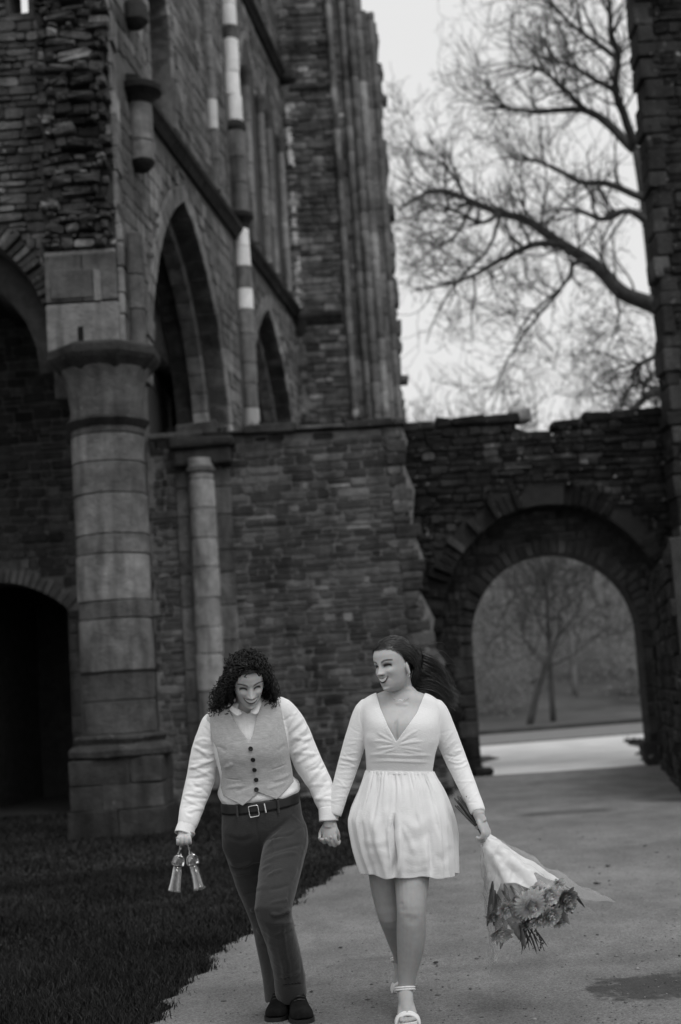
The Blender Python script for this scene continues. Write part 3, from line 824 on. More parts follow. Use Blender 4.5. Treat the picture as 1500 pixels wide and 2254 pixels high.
# the half column with its block capital, and the flat pilaster behind it
z = 0
while z < 4.55:
    hh = float(RNG.uniform(.28, .5)); hh = min(hh, 4.56 - z)
    FW.block('pilaster_stone', -2.26, -1.5, z + .005, z + hh - .005, -.1, .06, float(.12 * math.exp(RNG.normal(0, .3))), cross, bev=.014); z += hh
shaft(cross, (-1.9, 19.44), .185, .2, [(.5, .2), (.4, .24), (.42, .2), (.5, .34), (.36, .27), (.4, .24), (.42, .3), (.4, .34), (.42, .3), (.4, .38), (.3, .3)], seed=23)
FW.block('capital_block', -2.26, -1.46, 4.62, 4.84, -.1, .2, .05, cross, bev=.03, jit=.01)
FW.block('capital_block', -2.32, -1.4, 4.86, 5.02, -.1, .25, .04, cross, bev=.05, jit=.012)
FW.block('capital_block', -2.22, -1.66, 5.02, 5.26, -.3, .06, .11, cross, bev=.03, jit=.012)
lathe_obj('neck_ring', (-1.9, 19.44, 0), [(.18, 4.5), (.21, 4.53), (.21, 4.57), (.19, 4.6)], .1, cross)

# --- the tower-like end wall -----------------------------------------------------------------------------------------
TW = Wall((0, 28.35, 0), (1, 0, 0), (0, -1, 0))
tower = thing('tall_end_wall', 'tall narrow end wall with clustered vertical shafts against the sky', 'wall', (.3, 28.4, 0))
to = [(-1.0, 4)] + [(1.42, 4)] + [(1.40 + .05 * math.sin(3.1 * z_) * math.sin(7.7 * z_) + .03 * math.sin(19 * z_), z_) for z_ in np.arange(4.2, 15.3, .12)] + [(1.2, 15.55), (1.02, 15.6), (1.0, 16.6), (-1.0, 17)]
TW.core('wall_core', to, [], 1.0, .11, tower)
TW.stones(-.75, .42, 4.3, 16.4, lambda u, z: in_poly(to, u, z) and abs(z - 9.0) > .12, tower, h=(.09, .17), w=(.16, .5), tone=(.115, .45), depth=(.006, .045), seed=71, gap=.018, tilt=.03)
TW.strip('string_stone', [(a, b + 9.0) for a, b in prof], -.6, .3, .05, tower, wob=.006, n=5)
TW.strip('string_stone', [(a * .6, b * .6 + 13.9) for a, b in prof], -.5, .36, .05, tower, wob=.006, n=5)
for k, (uu, ww, wd, tn) in enumerate(((.38, .12, .05, .24), (.52, .12, .0, .14), (.66, .13, .07, .2), (.82, .15, .11, .17), (.99, .15, .05, .26), (1.13, .11, .0, .16), (1.26, .12, -.03, .18))):
    z = 4.2; top = 15.5 if k > 4 else 16.4
    while z < top:
        hh = min(float(RNG.uniform(.32, .7)), top - z)
        if k % 2 == 0 or k == 3:
            lathe_obj('shaft_drum', (uu + .05, 28.35 - wd, 0), [(ww * .56, z + .004), (ww * .6, z + .02), (ww * .6, z + hh - .02), (ww * .56, z + hh - .004)], float(tn * math.exp(RNG.normal(0, .2))), tower, sides=14, jit=.008)
        else:
            TW.block('moulding_stone', uu - .02, uu + ww, z + .004, z + hh - .004, -.2, wd + .02, float(tn * math.exp(RNG.normal(0, .2))), tower, bev=.012, jit=.004)
        z += hh
z = 4.3
while z < 15.2:   # ragged stones along the outer edge
    hh = float(RNG.uniform(.14, .34)); e_ = float(RNG.uniform(-.04, .09)) + (.08 if RNG.random() < .15 else 0)
    TW.block('edge_stone', 1.3, 1.40 + e_, z, z + hh - .01, -.45, -.02 + float(RNG.uniform(-.05, .03)), float(.14 * math.exp(RNG.normal(0, .35))), tower, mat=ROUGH, bev=.025, jit=.012); z += hh

# --- the gate wall with its round arch -------------------------------------------------------------------------------
GC = 3.17
GW = Wall((0, 21.3, 0), (1, 0, 0), (0, -1, 0))
gate = thing('gate_wall', 'dark low wall pierced by a round-headed gateway with woods seen through it', 'wall', (3.2, 21.5, 0))
big = rounded(GC - .05, 1.72, 2.15, 1.85, 40)
top_ = [(5.9, 5.35), (4.6, 5.38), (3.95, 5.3), (3.45, 5.22), (3.36, 5.12), (3.26, 5.0), (2.96, 5.02), (2.92, 5.12), (2.75, 5.2), (2.72, 5.42), (2.3, 5.36), (1.6, 5.34), (.7, 5.3)]
go = [(.7, -.2), (GC - 1.77, -.2)] + big + [(GC + 1.67, -.2), (5.9, -.2)] + jag(top_, .02, .25, 8, skip=(len(top_) - 1,))
GW.core('wall_core', go, [], .45, .02, gate)
bigr = big + [(GC + 1.67, -.2), (GC - 1.77, -.2)]
GW.stones(.72, 5.8, 0, 5.3, lambda u, z: in_poly(go, u, z) and not in_poly(grow(bigr, .26), u, z), gate, ROUGH, h=(.06, .15), w=(.12, .46), tone=(.023, .55), depth=(.012, .07), seed=81, tilt=.03)
ring_blocks(GW, rounded(GC - .05, 1.72, 2.15, 1.85, 46), .3, -.42, .02, .016, gate, seed=82, sd=.6, gap=.025, jit=.07, mat=ROUGH)
small = rounded(GC, 1.29, 2.0, 1.29, 40)
so = [(.9, -.2), (GC - 1.29, -.2)] + small + [(GC + 1.29, -.2), (5.6, -.2), (5.6, 4.6), (.9, 4.6)]
GI = Wall((0, 21.76, 0), (1, 0, 0), (0, -1, 0))
GI.core('inner_core', so, [], .5, .03, gate)
smr = small + [(GC + 1.29, -.2), (GC - 1.29, -.2)]
GI.stones(1.3, 5.0, 0, 4.2, lambda u, z: in_poly(bigr, u, z) and not in_poly(grow(smr, .2), u, z), gate, h=(.1, .17), w=(.16, .4), tone=(.035, .4), depth=(.01, .03), seed=83, nmax=160)
ring_blocks(GI, rounded(GC, 1.29, 2.0, 1.29, 34), .22, -.5, .025, .042, gate, seed=84, sd=.3, gap=.014, jit=.014)
for sg in (-1, 1):
    z = 0
    while z < 1.98:
        hh = float(RNG.uniform(.18, .34)); uu = GC + sg * 1.29; lw = float(RNG.uniform(.2, .34))
        GI.block('jamb_stone', min(uu, uu + sg * lw), max(uu, uu + sg * lw), z + .006, min(z + hh, 1.99) - .006, -.5, .025, float(.05 * math.exp(RNG.normal(0, .35))), gate, bev=.02, jit=.006); z += hh
    GI.block('jamb_foot', GC + sg * 1.29 - (.12 if sg < 0 else .14), GC + sg * 1.29 + (.16 if sg < 0 else .12), 0, .1 if sg < 0 else .34, -.2, .22, .03, gate, mat=ROUGH, bev=.04, jit=.02)
pale = GW.block('pale_stone', 2.66, 3.0, 5.3, 5.52, -.35, .04, .5, gate, mat=ROUGH, bev=.05, jit=.02)
u = .75
while u < 5.7:
    w_ = float(RNG.uniform(.25, .6)); zt = np.interp(u + w_ / 2, [.7, 2.7, 2.75, 3.3, 3.6, 5.9], [5.3, 5.36, 5.08, 5.0, 5.24, 5.36])
    GW.block('coping_stone', u, u + w_ - .01, zt - .06, zt + .06 + float(RNG.uniform(-.02, .03)), -.42, .05 + float(RNG.uniform(-.02, .03)), float(.02 * math.exp(RNG.normal(0, .4))), gate, mat=ROUGH, bev=.03, jit=.015); u += w_

# --- the tall pier on the right --------------------------------------------------------------------------------------
RW = Wall((4.84, 20.3, 0), (1, 0, 0), (0, -1, 0))
pier = thing('right_pier', 'dark tall ruined wall at the right edge of the picture', 'wall', (5.2, 20, 0)); pier.name = 'ruined_pier'
ro = jag([(2.6, -.2), (2.6, 14), (.20, 14), (.05, 5.2), (.0, 2), (.0, -.2)], .03, .3, 9, skip=(0, 1, 5))
RW.core('wall_core', ro, [], .46, .022, pier)
RW.stones(-.1, 2.4, 0, 13.8, lambda u, z: in_poly(ro, u, z), pier, ROUGH, h=(.08, .2), w=(.14, .5), tone=(.024, .5), depth=(.01, .06), seed=91, tilt=.02)
z = 0
while z < 13.6:    # dressed quoins on the far corner of the pier
    hh = float(RNG.uniform(.2, .42)); _e = .05 + .014 * max(0, z - 5.2); RW.block('quoin_stone', -.06 + _e + float(RNG.uniform(-.03, .04)), .14 + _e + float(RNG.uniform(.0, .22)), z + .005, z + hh - .008, -.5, .05 + float(RNG.uniform(-.02, .03)), float(.045 * math.exp(RNG.normal(0, .35))), pier, mat=ROUGH, bev=.025, jit=.008); z += hh
RW.block('cornice_stone', .05, .8, 11.45, 11.66, -.3, .2, .03, pier, mat=ROUGH, bev=.05)
RF = Wall((4.38, 20.6, 0), (.16, .987, 0), (-.987, .16, 0))
fo2 = jag([(-5.5, -.2), (.1, -.2), (.05, 2.2), (-.2, 2.6), (-5.5, 2.8)], .02, .25, 10, skip=(0, 4))
RF.core('plinth_core', fo2, [], .5, .025, pier)
RF.stones(-5.2, .08, 0, 2.7, lambda u, z: in_poly(fo2, u, z), pier, ROUGH, h=(.1, .22), w=(.18, .5), tone=(.028, .4), depth=(.012, .06), seed=92, nmax=120)
# moss and grass tufts on the ledge of the cross wall
g_ = np.random.default_rng(5)
for k, (uu, wd) in enumerate(((-1.0, .32), (.28, .22), (-.35, .2), (-2.2, .16), (-1.75, .14))):
    n = 260
    f_ = lambda g, n_: np.column_stack([uu + g.normal(0, wd * .5, n_), 19.75 + g.normal(0, .1, n_)])
    V, Fq, t_ = blades(n, f_, .1, .2, .006, 60 + k); V[:, 2] += 5.12
    tag(obj('ledge_grass', V, Fq, GRASS, tone=t_ * .6), 'dark tuft of grass on the ledge of the cross wall', 'grass', kind='stuff')

# ------------------------------------------------------------------ trees
m = Mat('bark'); m.color(m.math('MULTIPLY', m.ramp(m.noise(6, 5), .3, .7, .5, 1.5), .035)).rough(.9).bump(m.noise(25, 4, stretch=(3, 3, .6)), .6, .02); BARK = m.m
m = Mat('hazed_bark'); m.color(m.ramp(m.noise(3, 4), .3, .7, .14, .24)).rough(.9); BARK2 = m.m  # bark made paler: haze over the budding trees put into its colour
def twigs(segs, p, d, L, r, level, g, droop=0.0, up=0.25, spread=0.55, kids=3, rmin=.007):
    """a wandering shoot that forks; appends (points, radii)"""
    n = max(4, int(5 + L * 1.5)); q = [np.array(p, float)]; dd = nrm(d); st = L / n
    for k in range(n):
        dd = nrm(dd + g.normal(0, .17, 3) + np.array([0, 0, up * .18 - droop * .16 * k / n]))
        q.append(q[-1] + dd * st)
    q = np.array(q); rad = np.linspace(r, max(r * .4, rmin), n + 1)
    segs.append((q, rad))
    if level <= 0: return
    m_ = int(kids + g.integers(0, 3))
    for j in range(m_):
        i = int(np.clip(round(n * g.uniform(.25, 1.0)), 1, n)); ax = nrm(q[i] - q[i - 1])
        side = nrm(np.cross(ax, g.normal(0, 1, 3)))
        nd = nrm(ax * (1 - spread * g.uniform(.5, 1.1)) + side * spread * g.uniform(.7, 1.3))
        twigs(segs, q[i], nd, L * g.uniform(.42, .68), rad[i] * g.uniform(.5, .72), level - 1, g, droop, up, spread, kids, rmin)
def seg_mesh(segs):
    Vs = []
    for q, rad in segs:
        s_ = 7 if rad[0] > .06 else (4 if rad[0] > .02 else 3)
        V, Fq = tube(q, rad, s_, cap=False); Vs.append((V, Fq))
    return merge_q(Vs)
# the large bare tree behind the pier: the limbs the photograph shows, then their own random twigs
TD = 36.0
g = np.random.default_rng(12)
def limb(pl, r0, r1, dz=0.0):
    pts = np.array([at(x, y, TD + dz + (k * .35 * (1 if dz >= 0 else -1))) for k, (x, y) in enumerate(pl)])
    n = max(8, len(pl) * 4); q = spline(pts, n); q += np.cumsum(g.normal(0, .008, q.shape), 0)
    return q, np.linspace(r0, r1, n)
trunk = [(1560, 1560), (1550, 1300), (1530, 1050), (1500, 820), (1462, 700), (1440, 560), (1425, 460), (1412, 385), (1400, 325)]
limbs = [([(1530, 720), (1440, 672), (1370, 645), (1335, 610), (1295, 572), (1240, 540), (1165, 490), (1100, 470), (1040, 447), (980, 425), (930, 432), (880, 462)], .25, .035, 0.2),
         ([(1240, 541), (1190, 538), (1140, 555), (1090, 580), (1040, 610), (980, 630), (910, 640)], .1, .02, -.4),
         ([(1395, 325), (1340, 270), (1290, 240), (1235, 238), (1180, 240), (1110, 232), (1060, 235)], .14, .03, .3),
         ([(1398, 320), (1375, 250), (1355, 190), (1362, 120), (1345, 60), (1340, -40)], .13, .04, -.3),
         ([(1430, 440), (1380, 420), (1330, 402), (1280, 402), (1225, 375), (1170, 355), (1100, 350)], .11, .02, .5),
         ([(1440, 500), (1400, 470), (1370, 468), (1330, 485), (1290, 470), (1240, 460), (1190, 470)], .11, .02, -.5),
         ([(1030, 445), (1010, 400), (985, 370), (960, 350), (920, 330), (890, 310)], .06, .015, .2),
         ([(1100, 470), (1060, 490), (1010, 470), (960, 450), (920, 470), (870, 490)], .06, .015, -.3),
         ([(1360, 200), (1300, 170), (1250, 140), (1200, 130), (1140, 90)], .08, .02, .3),
         ([(1290, 240), (1250, 200), (1200, 160), (1150, 150), (1090, 160)], .07, .015, -.4),
         ([(1362, 130), (1310, 90), (1270, 60), (1230, 20), (1200, -30)], .08, .02, .4),
         ([(1300, 575), (1265, 580), (1258, 610), (1235, 640), (1200, 670), (1165, 700), (1130, 760)], .07, .015, .1),
         ([(1355, 640), (1365, 700), (1345, 760), (1330, 800)], .04, .012, .2),
         ([(1450, 780), (1400, 810), (1395, 850), (1370, 880)], .07, .02, .1),
         ([(1105, 470), (1075, 550), (1010, 620), (965, 690), (940, 760)], .05, .012, .2),
         ([(1235, 640), (1180, 700), (1120, 790), (1085, 870)], .05, .012, -.2),
         ([(1040, 450), (1000, 520), (940, 560), (895, 600)], .045, .012, .3),
         ([(1530, 840), (1440, 862), (1400, 900), (1370, 925)], .13, .05, -.2)]
tree = thing('bare_tree', 'large leafless tree spreading its branches against the sky behind the right wall', 'tree', tuple(at(1560, 1560, TD) * np.array([1, 1, 0])))
q, rd = limb(trunk, .5, .16)
q[0, 2] = min(q[0, 2], 0); obj('trunk', *tube(q, rd, 12), BARK, tree, smooth=True)
segs = []
for k, (pl_, r0, r1, dz) in enumerate(limbs):
    q, rd = limb(pl_, r0, r1, dz)
    o = obj('limb', *tube(q, rd, 8), BARK, tree, smooth=True)
    n = len(q); dens = 12 if k < 11 else 13
    for j in range(dens + n // 3):
        i = int(g.uniform(.18, 1) * (n - 1)); i = max(1, i); ax = nrm(q[i] - q[i - 1])
        side = nrm(np.cross(ax, g.normal(0, 1, 3)) + np.array([0, 0, .35]))
        dr = nrm(ax * .6 + side * .8); L_ = g.uniform(1.0, 2.2) * (1.0 if k < 11 else .75)
        low = q[i][2] < 9.5
        twigs(segs, q[i], dr, L_, min(rd[i] * .55, .034), 2, g, droop=1.6 if low and g.random() < .6 else .2, up=.3, kids=3)
V, Fq = seg_mesh(segs)
obj('crown', V, Fq, BARK, tree)
print('tree twigs', len(segs), len(Fq))

m = Mat('grey_bark'); m.color(m.ramp(m.noise(3, 4), .3, .7, .055, .09)).rough(.9); BARK3 = m.m
def small_tree(name, label, px, py_, d, h, seed, leaf=0, lean=0.0, group=None, bark=None, spread=.6, tr=.1):
    g = np.random.default_rng(seed); b = at(px, py_, d); b[2] = max(0, float(np.clip((d - 47) * .16, 0, 11))) - .1
    t = thing(name, label, 'tree', tuple(b), group)
    segs = []
    top = b + np.array([lean, 0, h * .45])
    q = spline(np.array([b, b + np.array([lean * .35, 0, h * .2]), top]), 8); obj('trunk', *tube(q, np.linspace(tr, tr * .6, 8), 7), bark or BARK2, t, smooth=True)
    for k in range(8):
        i = int(g.integers(3, 8)); twigs(segs, q[i], nrm(g.normal(0, 1, 3) * np.array([1, 1, .5]) + np.array([lean * .3, 0, .9])), h * g.uniform(.28, .5), tr * (.5 if bark is None else .3), 3, g, up=.5, spread=spread, kids=3, rmin=.014)
    obj('crown', *seg_mesh(segs), bark or BARK2, t); return t
small_tree('leaning_tree', 'small leaning tree with curved trunk seen through the gateway', 1163, 1580, 43, 7, 3, lean=1.3, tr=.12, bark=BARK3)
small_tree('slender_tree', 'straight slender tree seen through the gateway, right of the leaning one', 1217, 1572, 44, 10, 4, lean=.15, tr=.10, bark=BARK3)
for k, (px, d, h) in enumerate(((925, 52, 11.6), (985, 56, 12), (1075, 50, 11), (1175, 54, 12), (1265, 50, 13), (1350, 55, 13.4))):
    small_tree('budding_tree', ('budding tree behind the gate wall, %s of the six along its top' % ('leftmost', 'second from left', 'third from left', 'third from right', 'second from right', 'rightmost')[k]), px, 1500, d, h, 30 + k, group='trees above the gate wall', tr=.12)
# the wood on the slope: one mass of twigs and young leaves
g = np.random.default_rng(77)
Vs, tn = [], []
for k in range(230):
    y = g.uniform(46, 80); x = g.uniform(-.02, .34) * y + g.normal(0, 1); z0 = max(0, min(11, (y - 47) * .16)); h = g.uniform(3, 8) * (1 if y > 50 else .6)
    n = 620; c = np.array([x, y, z0 + h * .55])
    p = c + g.normal(0, 1, (n, 3)) * np.array([h * .22, h * .22, h * .24]); p[:, 2] = np.maximum(p[:, 2], z0)
    s_ = g.uniform(.04, .075, (n, 1)); a = g.normal(0, 1, (n, 3)); b = g.normal(0, 1, (n, 3))
    a = a / np.linalg.norm(a, axis=1)[:, None] * s_; b = b / np.linalg.norm(b, axis=1)[:, None] * s_
    Vs.append(np.stack([p - a, p + b, p + a, p - b], 1).reshape(-1, 3)); tn.append(np.repeat(np.clip(g.normal(1, .08, n) * g.uniform(.85, 1.15), .3, 2), 4))
V = np.vstack(Vs); Fq = np.arange(len(V)).reshape(-1, 4)
m = Mat('young_leaves'); m.color(m.math('MULTIPLY', m.attr('tone'), .34)).rough(.9); LEAF = m.m
_tl = m.n.new('ShaderNodeBsdfTranslucent'); _tl.inputs[0].default_value = (.34, .34, .34, 1); _mx = m.n.new('ShaderNodeMixShader'); _mx.inputs[0].default_value = .5      # thin leaves let light through
m.l.new(m.b.outputs[0], _mx.inputs[1]); m.l.new(_tl.outputs[0], _mx.inputs[2]); m.l.new(_mx.outputs[0], m.n['Material Output'].inputs[0])
tag(obj('woodland', V, Fq, LEAF, tone=np.concatenate(tn)), 'hazy young woodland on the slope beyond the gateway', 'woodland', kind='stuff')

# ------------------------------------------------------------------ people: tools
def cloth_mat(name, val, rough=.85, weave=0.0, sheen=0.2, mott=.06, stretch=(1, 1, 1), crinkle=1.6):
    m = Mat(name)
    v = m.ramp(m.noise(14, 4, .6, stretch=stretch), .3, .7, 1 - mott, 1 + mott)
    if weave: v = m.math('MULTIPLY', v, m.ramp(m.noise(160, 3, .6, stretch=(.18, 1, 1)), .25, .75, 1 - weave, 1 + weave))
    m.color(m.math('MULTIPLY', v, val)).rough(rough)
    m.bump(m.math('ADD', m.noise(220, 2, .6, stretch=(.4, 1, 1)), m.math('MULTIPLY', m.noise(24, 4, .6), crinkle)), .3, .005)
    m.set(Sheen_Weight=sheen, Specular_IOR_Level=.15)
    return m.m
WHITE = cloth_mat('white_cotton', .80)
JERSEY = cloth_mat('white_jersey', .80, sheen=.3, mott=.02, crinkle=.4)
SATIN = cloth_mat('white_crepe', .80, rough=.5, mott=.02, crinkle=.3)
LINEN = cloth_mat('grey_linen', .43, weave=.15, mott=.05, stretch=(.3, 1, 1.6))
TROUS = cloth_mat('dark_wool', .036, weave=.12)
LEATH = Mat('black_leather').color(.006).rough(.55).m
SUEDE = Mat('dark_suede'); SUEDE = SUEDE.color(SUEDE.ramp(SUEDE.noise(25, 4), .3, .7, .006, .014)).rough(.9).set(Specular_IOR_Level=.08).m
SANDAL = Mat('white_leather').color(.72).rough(.5).m
METAL = Mat('steel').color(.75).rough(.22).set(Metallic=1.0).m
BUTTON = Mat('dark_button').color(.012).rough(.3).m
TEETH = Mat('teeth').color(.8).rough(.25).m
m = Mat('skin'); v = m.math('MULTIPLY', m.attr('tone'), m.math('MULTIPLY', m.ramp(m.noise(40, 4), .3, .7, .95, 1.05), m.ramp(m.noise(11, 5, .65), .3, .7, .9, 1.08)))
m.color(v).rough(.5).bump(m.noise(260, 3), .08, .002).set(Specular_IOR_Level=.4, Subsurface_Weight=.12, Subsurface_Scale=.01); SKIN = m.m
m = Mat('black_hair'); m.color(.008).rough(.5).set(Specular_IOR_Level=.3); HAIR1 = m.m
m = Mat('brown_hair'); m.color(m.math('MULTIPLY', m.attr('tone'), .016)).rough(.3).set(Specular_IOR_Level=.7); HAIR2 = m.m

def rows3(rows, yaw=0.0):
    """(xL, yL, xR, yR, d, front, back, e[, tilt]) measured on the photograph -> centre, half-width vector, front, back, e, tilt"""
    out = []
    for r_ in rows:
        xL, yL, xR, yR, d, bf, bb, e = r_[:8]; tz = r_[8] if len(r_) > 8 else 0
        a, b = at(xL, yL, d), at(xR, yR, d)
        out.append(np.concatenate([(a + b) / 2, (b - a) / 2, [bf, bb, e, tz]]))
    return np.array(out)
def loft(rows, nl, na, grow_=0.0):
    q = spline(rows, nl)
    th = np.arange(na) * 2 * math.pi / na
    e = q[:, 8:9]
    c, s = np.cos(th)[None], np.sin(th)[None]
    X = np.sign(c) * np.abs(c) ** (2 / e); Y = np.sign(s) * np.abs(s) ** (2 / e)
    wv = q[:, 3:6]; wl_ = np.linalg.norm(wv, axis=1)[:, None]; wv = wv * (1 + grow_ / wl_)
    Yd = np.where(s > 0, q[:, 6:7] + grow_, q[:, 7:8] + grow_) * Y
    fr = np.column_stack([0 * wl_, -np.ones(nl), -q[:, 9]])
    return q[:, None, 0:3] + wv[:, None] * X[..., None] + fr[:, None] * Yd[..., None]
def close(Gd):
    n, m_, _ = Gd.shape; V = np.vstack([Gd.reshape(-1, 3), Gd[0].mean(0), Gd[-1].mean(0)])
    Fc = [list(f) for f in grid_faces(n, m_)]
    Fc += [[n * m_, (j + 1) % m_, j] for j in range(m_)] + [[n * m_ + 1, (n - 1) * m_ + j, (n - 1) * m_ + (j + 1) % m_] for j in range(m_)]
    return V, Fc
def ptube(rows, sides=22, n=40):
    """limb from rows of (px, py, d, radius)"""
    P_ = np.array([np.append(at(x, y, d), r_) for x, y, d, r_ in rows])
    return tube(P_[:, :3], P_[:, 3], sides, n)
def seg_dist(px, py, line):
    """distance in photo pixels to a polyline, and how far along it (0 to 1)"""
    D = np.full(len(px), 1e9); T = np.zeros(len(px)); L_ = np.asarray(line, float)
    ln = np.linalg.norm(np.diff(L_, axis=0), axis=1); cum = np.concatenate([[0], np.cumsum(ln)])
    for k, (a, b) in enumerate(zip(L_[:-1], L_[1:])):
        ab = b - a; t = np.clip(((px - a[0]) * ab[0] + (py - a[1]) * ab[1]) / (ab @ ab + 1e-9), 0, 1)
        d = np.hypot(px - a[0] - ab[0] * t, py - a[1] - ab[1] * t); c = d < D
        D = np.where(c, d, D); T = np.where(c, (cum[k] + t * ln[k]) / cum[-1], T)
    return D, T
def fold(me, lines, noise_amp=0.0, noise_scale=20, seed=0, warp=3.0):
    """raise or sink folds in a cloth surface along lines measured on the photograph (front side only); they wander and run out at both ends"""
    V, N = mesh_arrays(me), mesh_normals(me)
    px, py = to_px(V); vw = V - CAM; vw /= np.linalg.norm(vw, axis=1)[:, None]
    front = np.clip(-(N * vw).sum(1) * 1.6 + .15, 0, 1)
    px = px + warp * fbm(V, 9, 2, 41); py = py + warp * fbm(V, 9, 2, 43); mod = np.clip(.95 + .35 * noise3(V, 12, 47), .5, 1.4)
    dsp = np.zeros(len(V))
    for line, w, amp in lines:
        L_ = spline(np.asarray(line, float), max(len(line) * 3, 5)); k = (px > L_[:, 0].min() - 4 * w) & (px < L_[:, 0].max() + 4 * w) & (py > L_[:, 1].min() - 4 * w) & (py < L_[:, 1].max() + 4 * w)
        if not k.any(): continue
        D, T = seg_dist(px[k], py[k], L_); tp = np.clip(np.sin(np.pi * np.clip(T, 0, 1)) * 1.6, 0, 1)
        wl_ = w * (.6 + .4 * tp)
        dsp[k] += amp * (np.exp(-(D / wl_) ** 2) - .25 * np.exp(-(D / (2.4 * wl_)) ** 2)) * front[k] * tp * mod[k]
    if noise_amp: dsp += noise_amp * fbm(V, noise_scale, 3, seed)
    V2 = V + N * dsp[:, None]
    me.vertices.foreach_set('co', V2.astype(np.float32).ravel()); me.update(); return me
def snap_edge(me, poly, tol=5.0, closed=False):
    """draw the ragged cut edge of a cloth onto a clean line given in photo pixels"""
    V = mesh_arrays(me); ev = np.empty(len(me.edges) * 2, np.int32); me.edges.foreach_get('vertices', ev)
    cnt = np.zeros(len(me.edges), int); le = np.empty(len(me.loops), np.int32); me.loops.foreach_get('edge_index', le); np.add.at(cnt, le, 1)
    bv = np.unique(ev.reshape(-1, 2)[cnt == 1].ravel()); P_ = np.asarray(poly, float)
    if closed: P_ = np.vstack([P_, P_[:1]])
    px, py = to_px(V[bv]); best = np.full(len(bv), 1e9); dx = np.zeros(len(bv)); dy = np.zeros(len(bv))
    for a, b in zip(P_[:-1], P_[1:]):
        ab = b - a; t = np.clip(((px - a[0]) * ab[0] + (py - a[1]) * ab[1]) / (ab @ ab), 0, 1); x, y = a[0] + ab[0] * t - px, a[1] + ab[1] * t - py
        d = np.hypot(x, y); c = d < best; best = np.where(c, d, best); dx = np.where(c, x, dx); dy = np.where(c, y, dy)
    k = best < tol; d_ = ((V[bv] - CAM) @ _f)[:, None] / F_PX
    V[bv[k]] += ((dx[:, None] * _r - dy[:, None] * _u) * d_)[k]
    me.vertices.foreach_set('co', V.astype(np.float32).ravel()); me.update(); return me
def keep_faces(me, test):
    """drop the faces whose centre fails test(centres, normals)"""
    bm = bmesh.new(); bm.from_mesh(me); bm.faces.ensure_lookup_table()
    C_ = np.array([f.calc_center_median() for f in bm.faces]); N_ = np.array([f.normal for f in bm.faces])
    k = test(C_, N_)
    bmesh.ops.delete(bm, geom=[f for f, t in zip(bm.faces, k) if not t], context='FACES'); bm.to_mesh(me); bm.free()
    me.polygons.foreach_set('use_smooth', np.ones(len(me.polygons), bool)); return me
def poly_mask(px, py, poly):
    P_ = np.asarray(poly, float); c = np.zeros(len(px), bool); x0, y0 = P_[-1]
    for x1, y1 in P_:
        h = ((y0 > py) != (y1 > py)) & (px < (x1 - x0) * (py - y0) / (y1 - y0 + 1e-12) + x0); c ^= h; x0, y0 = x1, y1
    return c
def solid(o, t, off=1):
    s_ = o.modifiers.new('thickness', 'SOLIDIFY'); s_.thickness = t; s_.offset = off; return o
def sleeve_folds(path, rad, n, seed, amp=.004, w=3.0, s0=.15, s1=1.0):
    """diagonal creases across a sleeve; path and radius in photo pixels"""
    g = np.random.default_rng(seed); q = spline(np.column_stack([path, rad]), 60); out = []
    for k in range(n):
        s = s0 + (s1 - s0) * ((k + g.uniform(-.35, .35)) / n) ** .85; i = int(np.clip(s * 59, 1, 58)); t = nrm(q[i + 1, :2] - q[i - 1, :2]); nv = np.array([-t[1], t[0]]); r_ = q[i, 2]
        a0, a1 = -1.05 + g.uniform(0, .9) * (g.random() < .6), 1.05 - g.uniform(0, .9) * (g.random() < .6)
        if a1 - a0 < .7: a1 = a0 + .8
        sl = (.45 if k % 5 else -.5) * r_ * g.uniform(.4, 1.3); b = g.normal(0, .10) * r_
        pts = [q[i, :2] + nv * r_ * a + t * (sl * a + b * math.sin(3 * a)) for a in np.linspace(a0, a1, 5)]
        out.append((pts, w * g.uniform(.75, 1.3), amp * g.uniform(.6, 1.3) * (1 if k % 3 else -.7)))
    return out
def rotm(yaw, pitch, roll):
    return np.array(Matrix.Rotation(R(yaw), 3, 'Z') @ Matrix.Rotation(R(pitch), 3, 'X') @ Matrix.Rotation(R(roll), 3, 'Y'))

# head ------------------------------------------------------------------------
HZ = [-.004, .004, .014, .030, .050, .070, .090, .112, .135, .160, .186, .206, .218, .224]
HWd = [.010, .024, .0375, .049, .0575, .064, .069, .0715, .074, .0745, .068, .052, .033, .006]
HF = [.060, .076, .083, .083, .084, .086, .087, .087, .091, .089, .078, .058, .037, .006]
HB = [-.03, -.01, .02, .045, .062, .078, .09, .098, .103, .102, .09, .068, .044, .006]
def head_prof(z):
    return np.interp(z, HZ, HWd), np.interp(z, HZ, HF), np.interp(z, HZ, HB)
def gz(x, z, cx_, cz, sx, sz): return np.exp(-((x - cx_) / sx) ** 2 - ((z - cz) / sz) ** 2)
def mouth(x, z, f):
    u = np.clip(np.abs(x - f['mx']) / f['mw'], 0, 1); up = f['mz'] + .009 * u ** 2; lo = f['mz'] - f['mo'] + (.009 + f['mo']) * u ** 2
    d = np.minimum(up - z, z - lo); return np.where(np.abs(x - f['mx']) < f['mw'], d, -np.maximum(np.abs(x - f['mx']) - f['mw'], np.abs(z - f['mz'] - .009)))
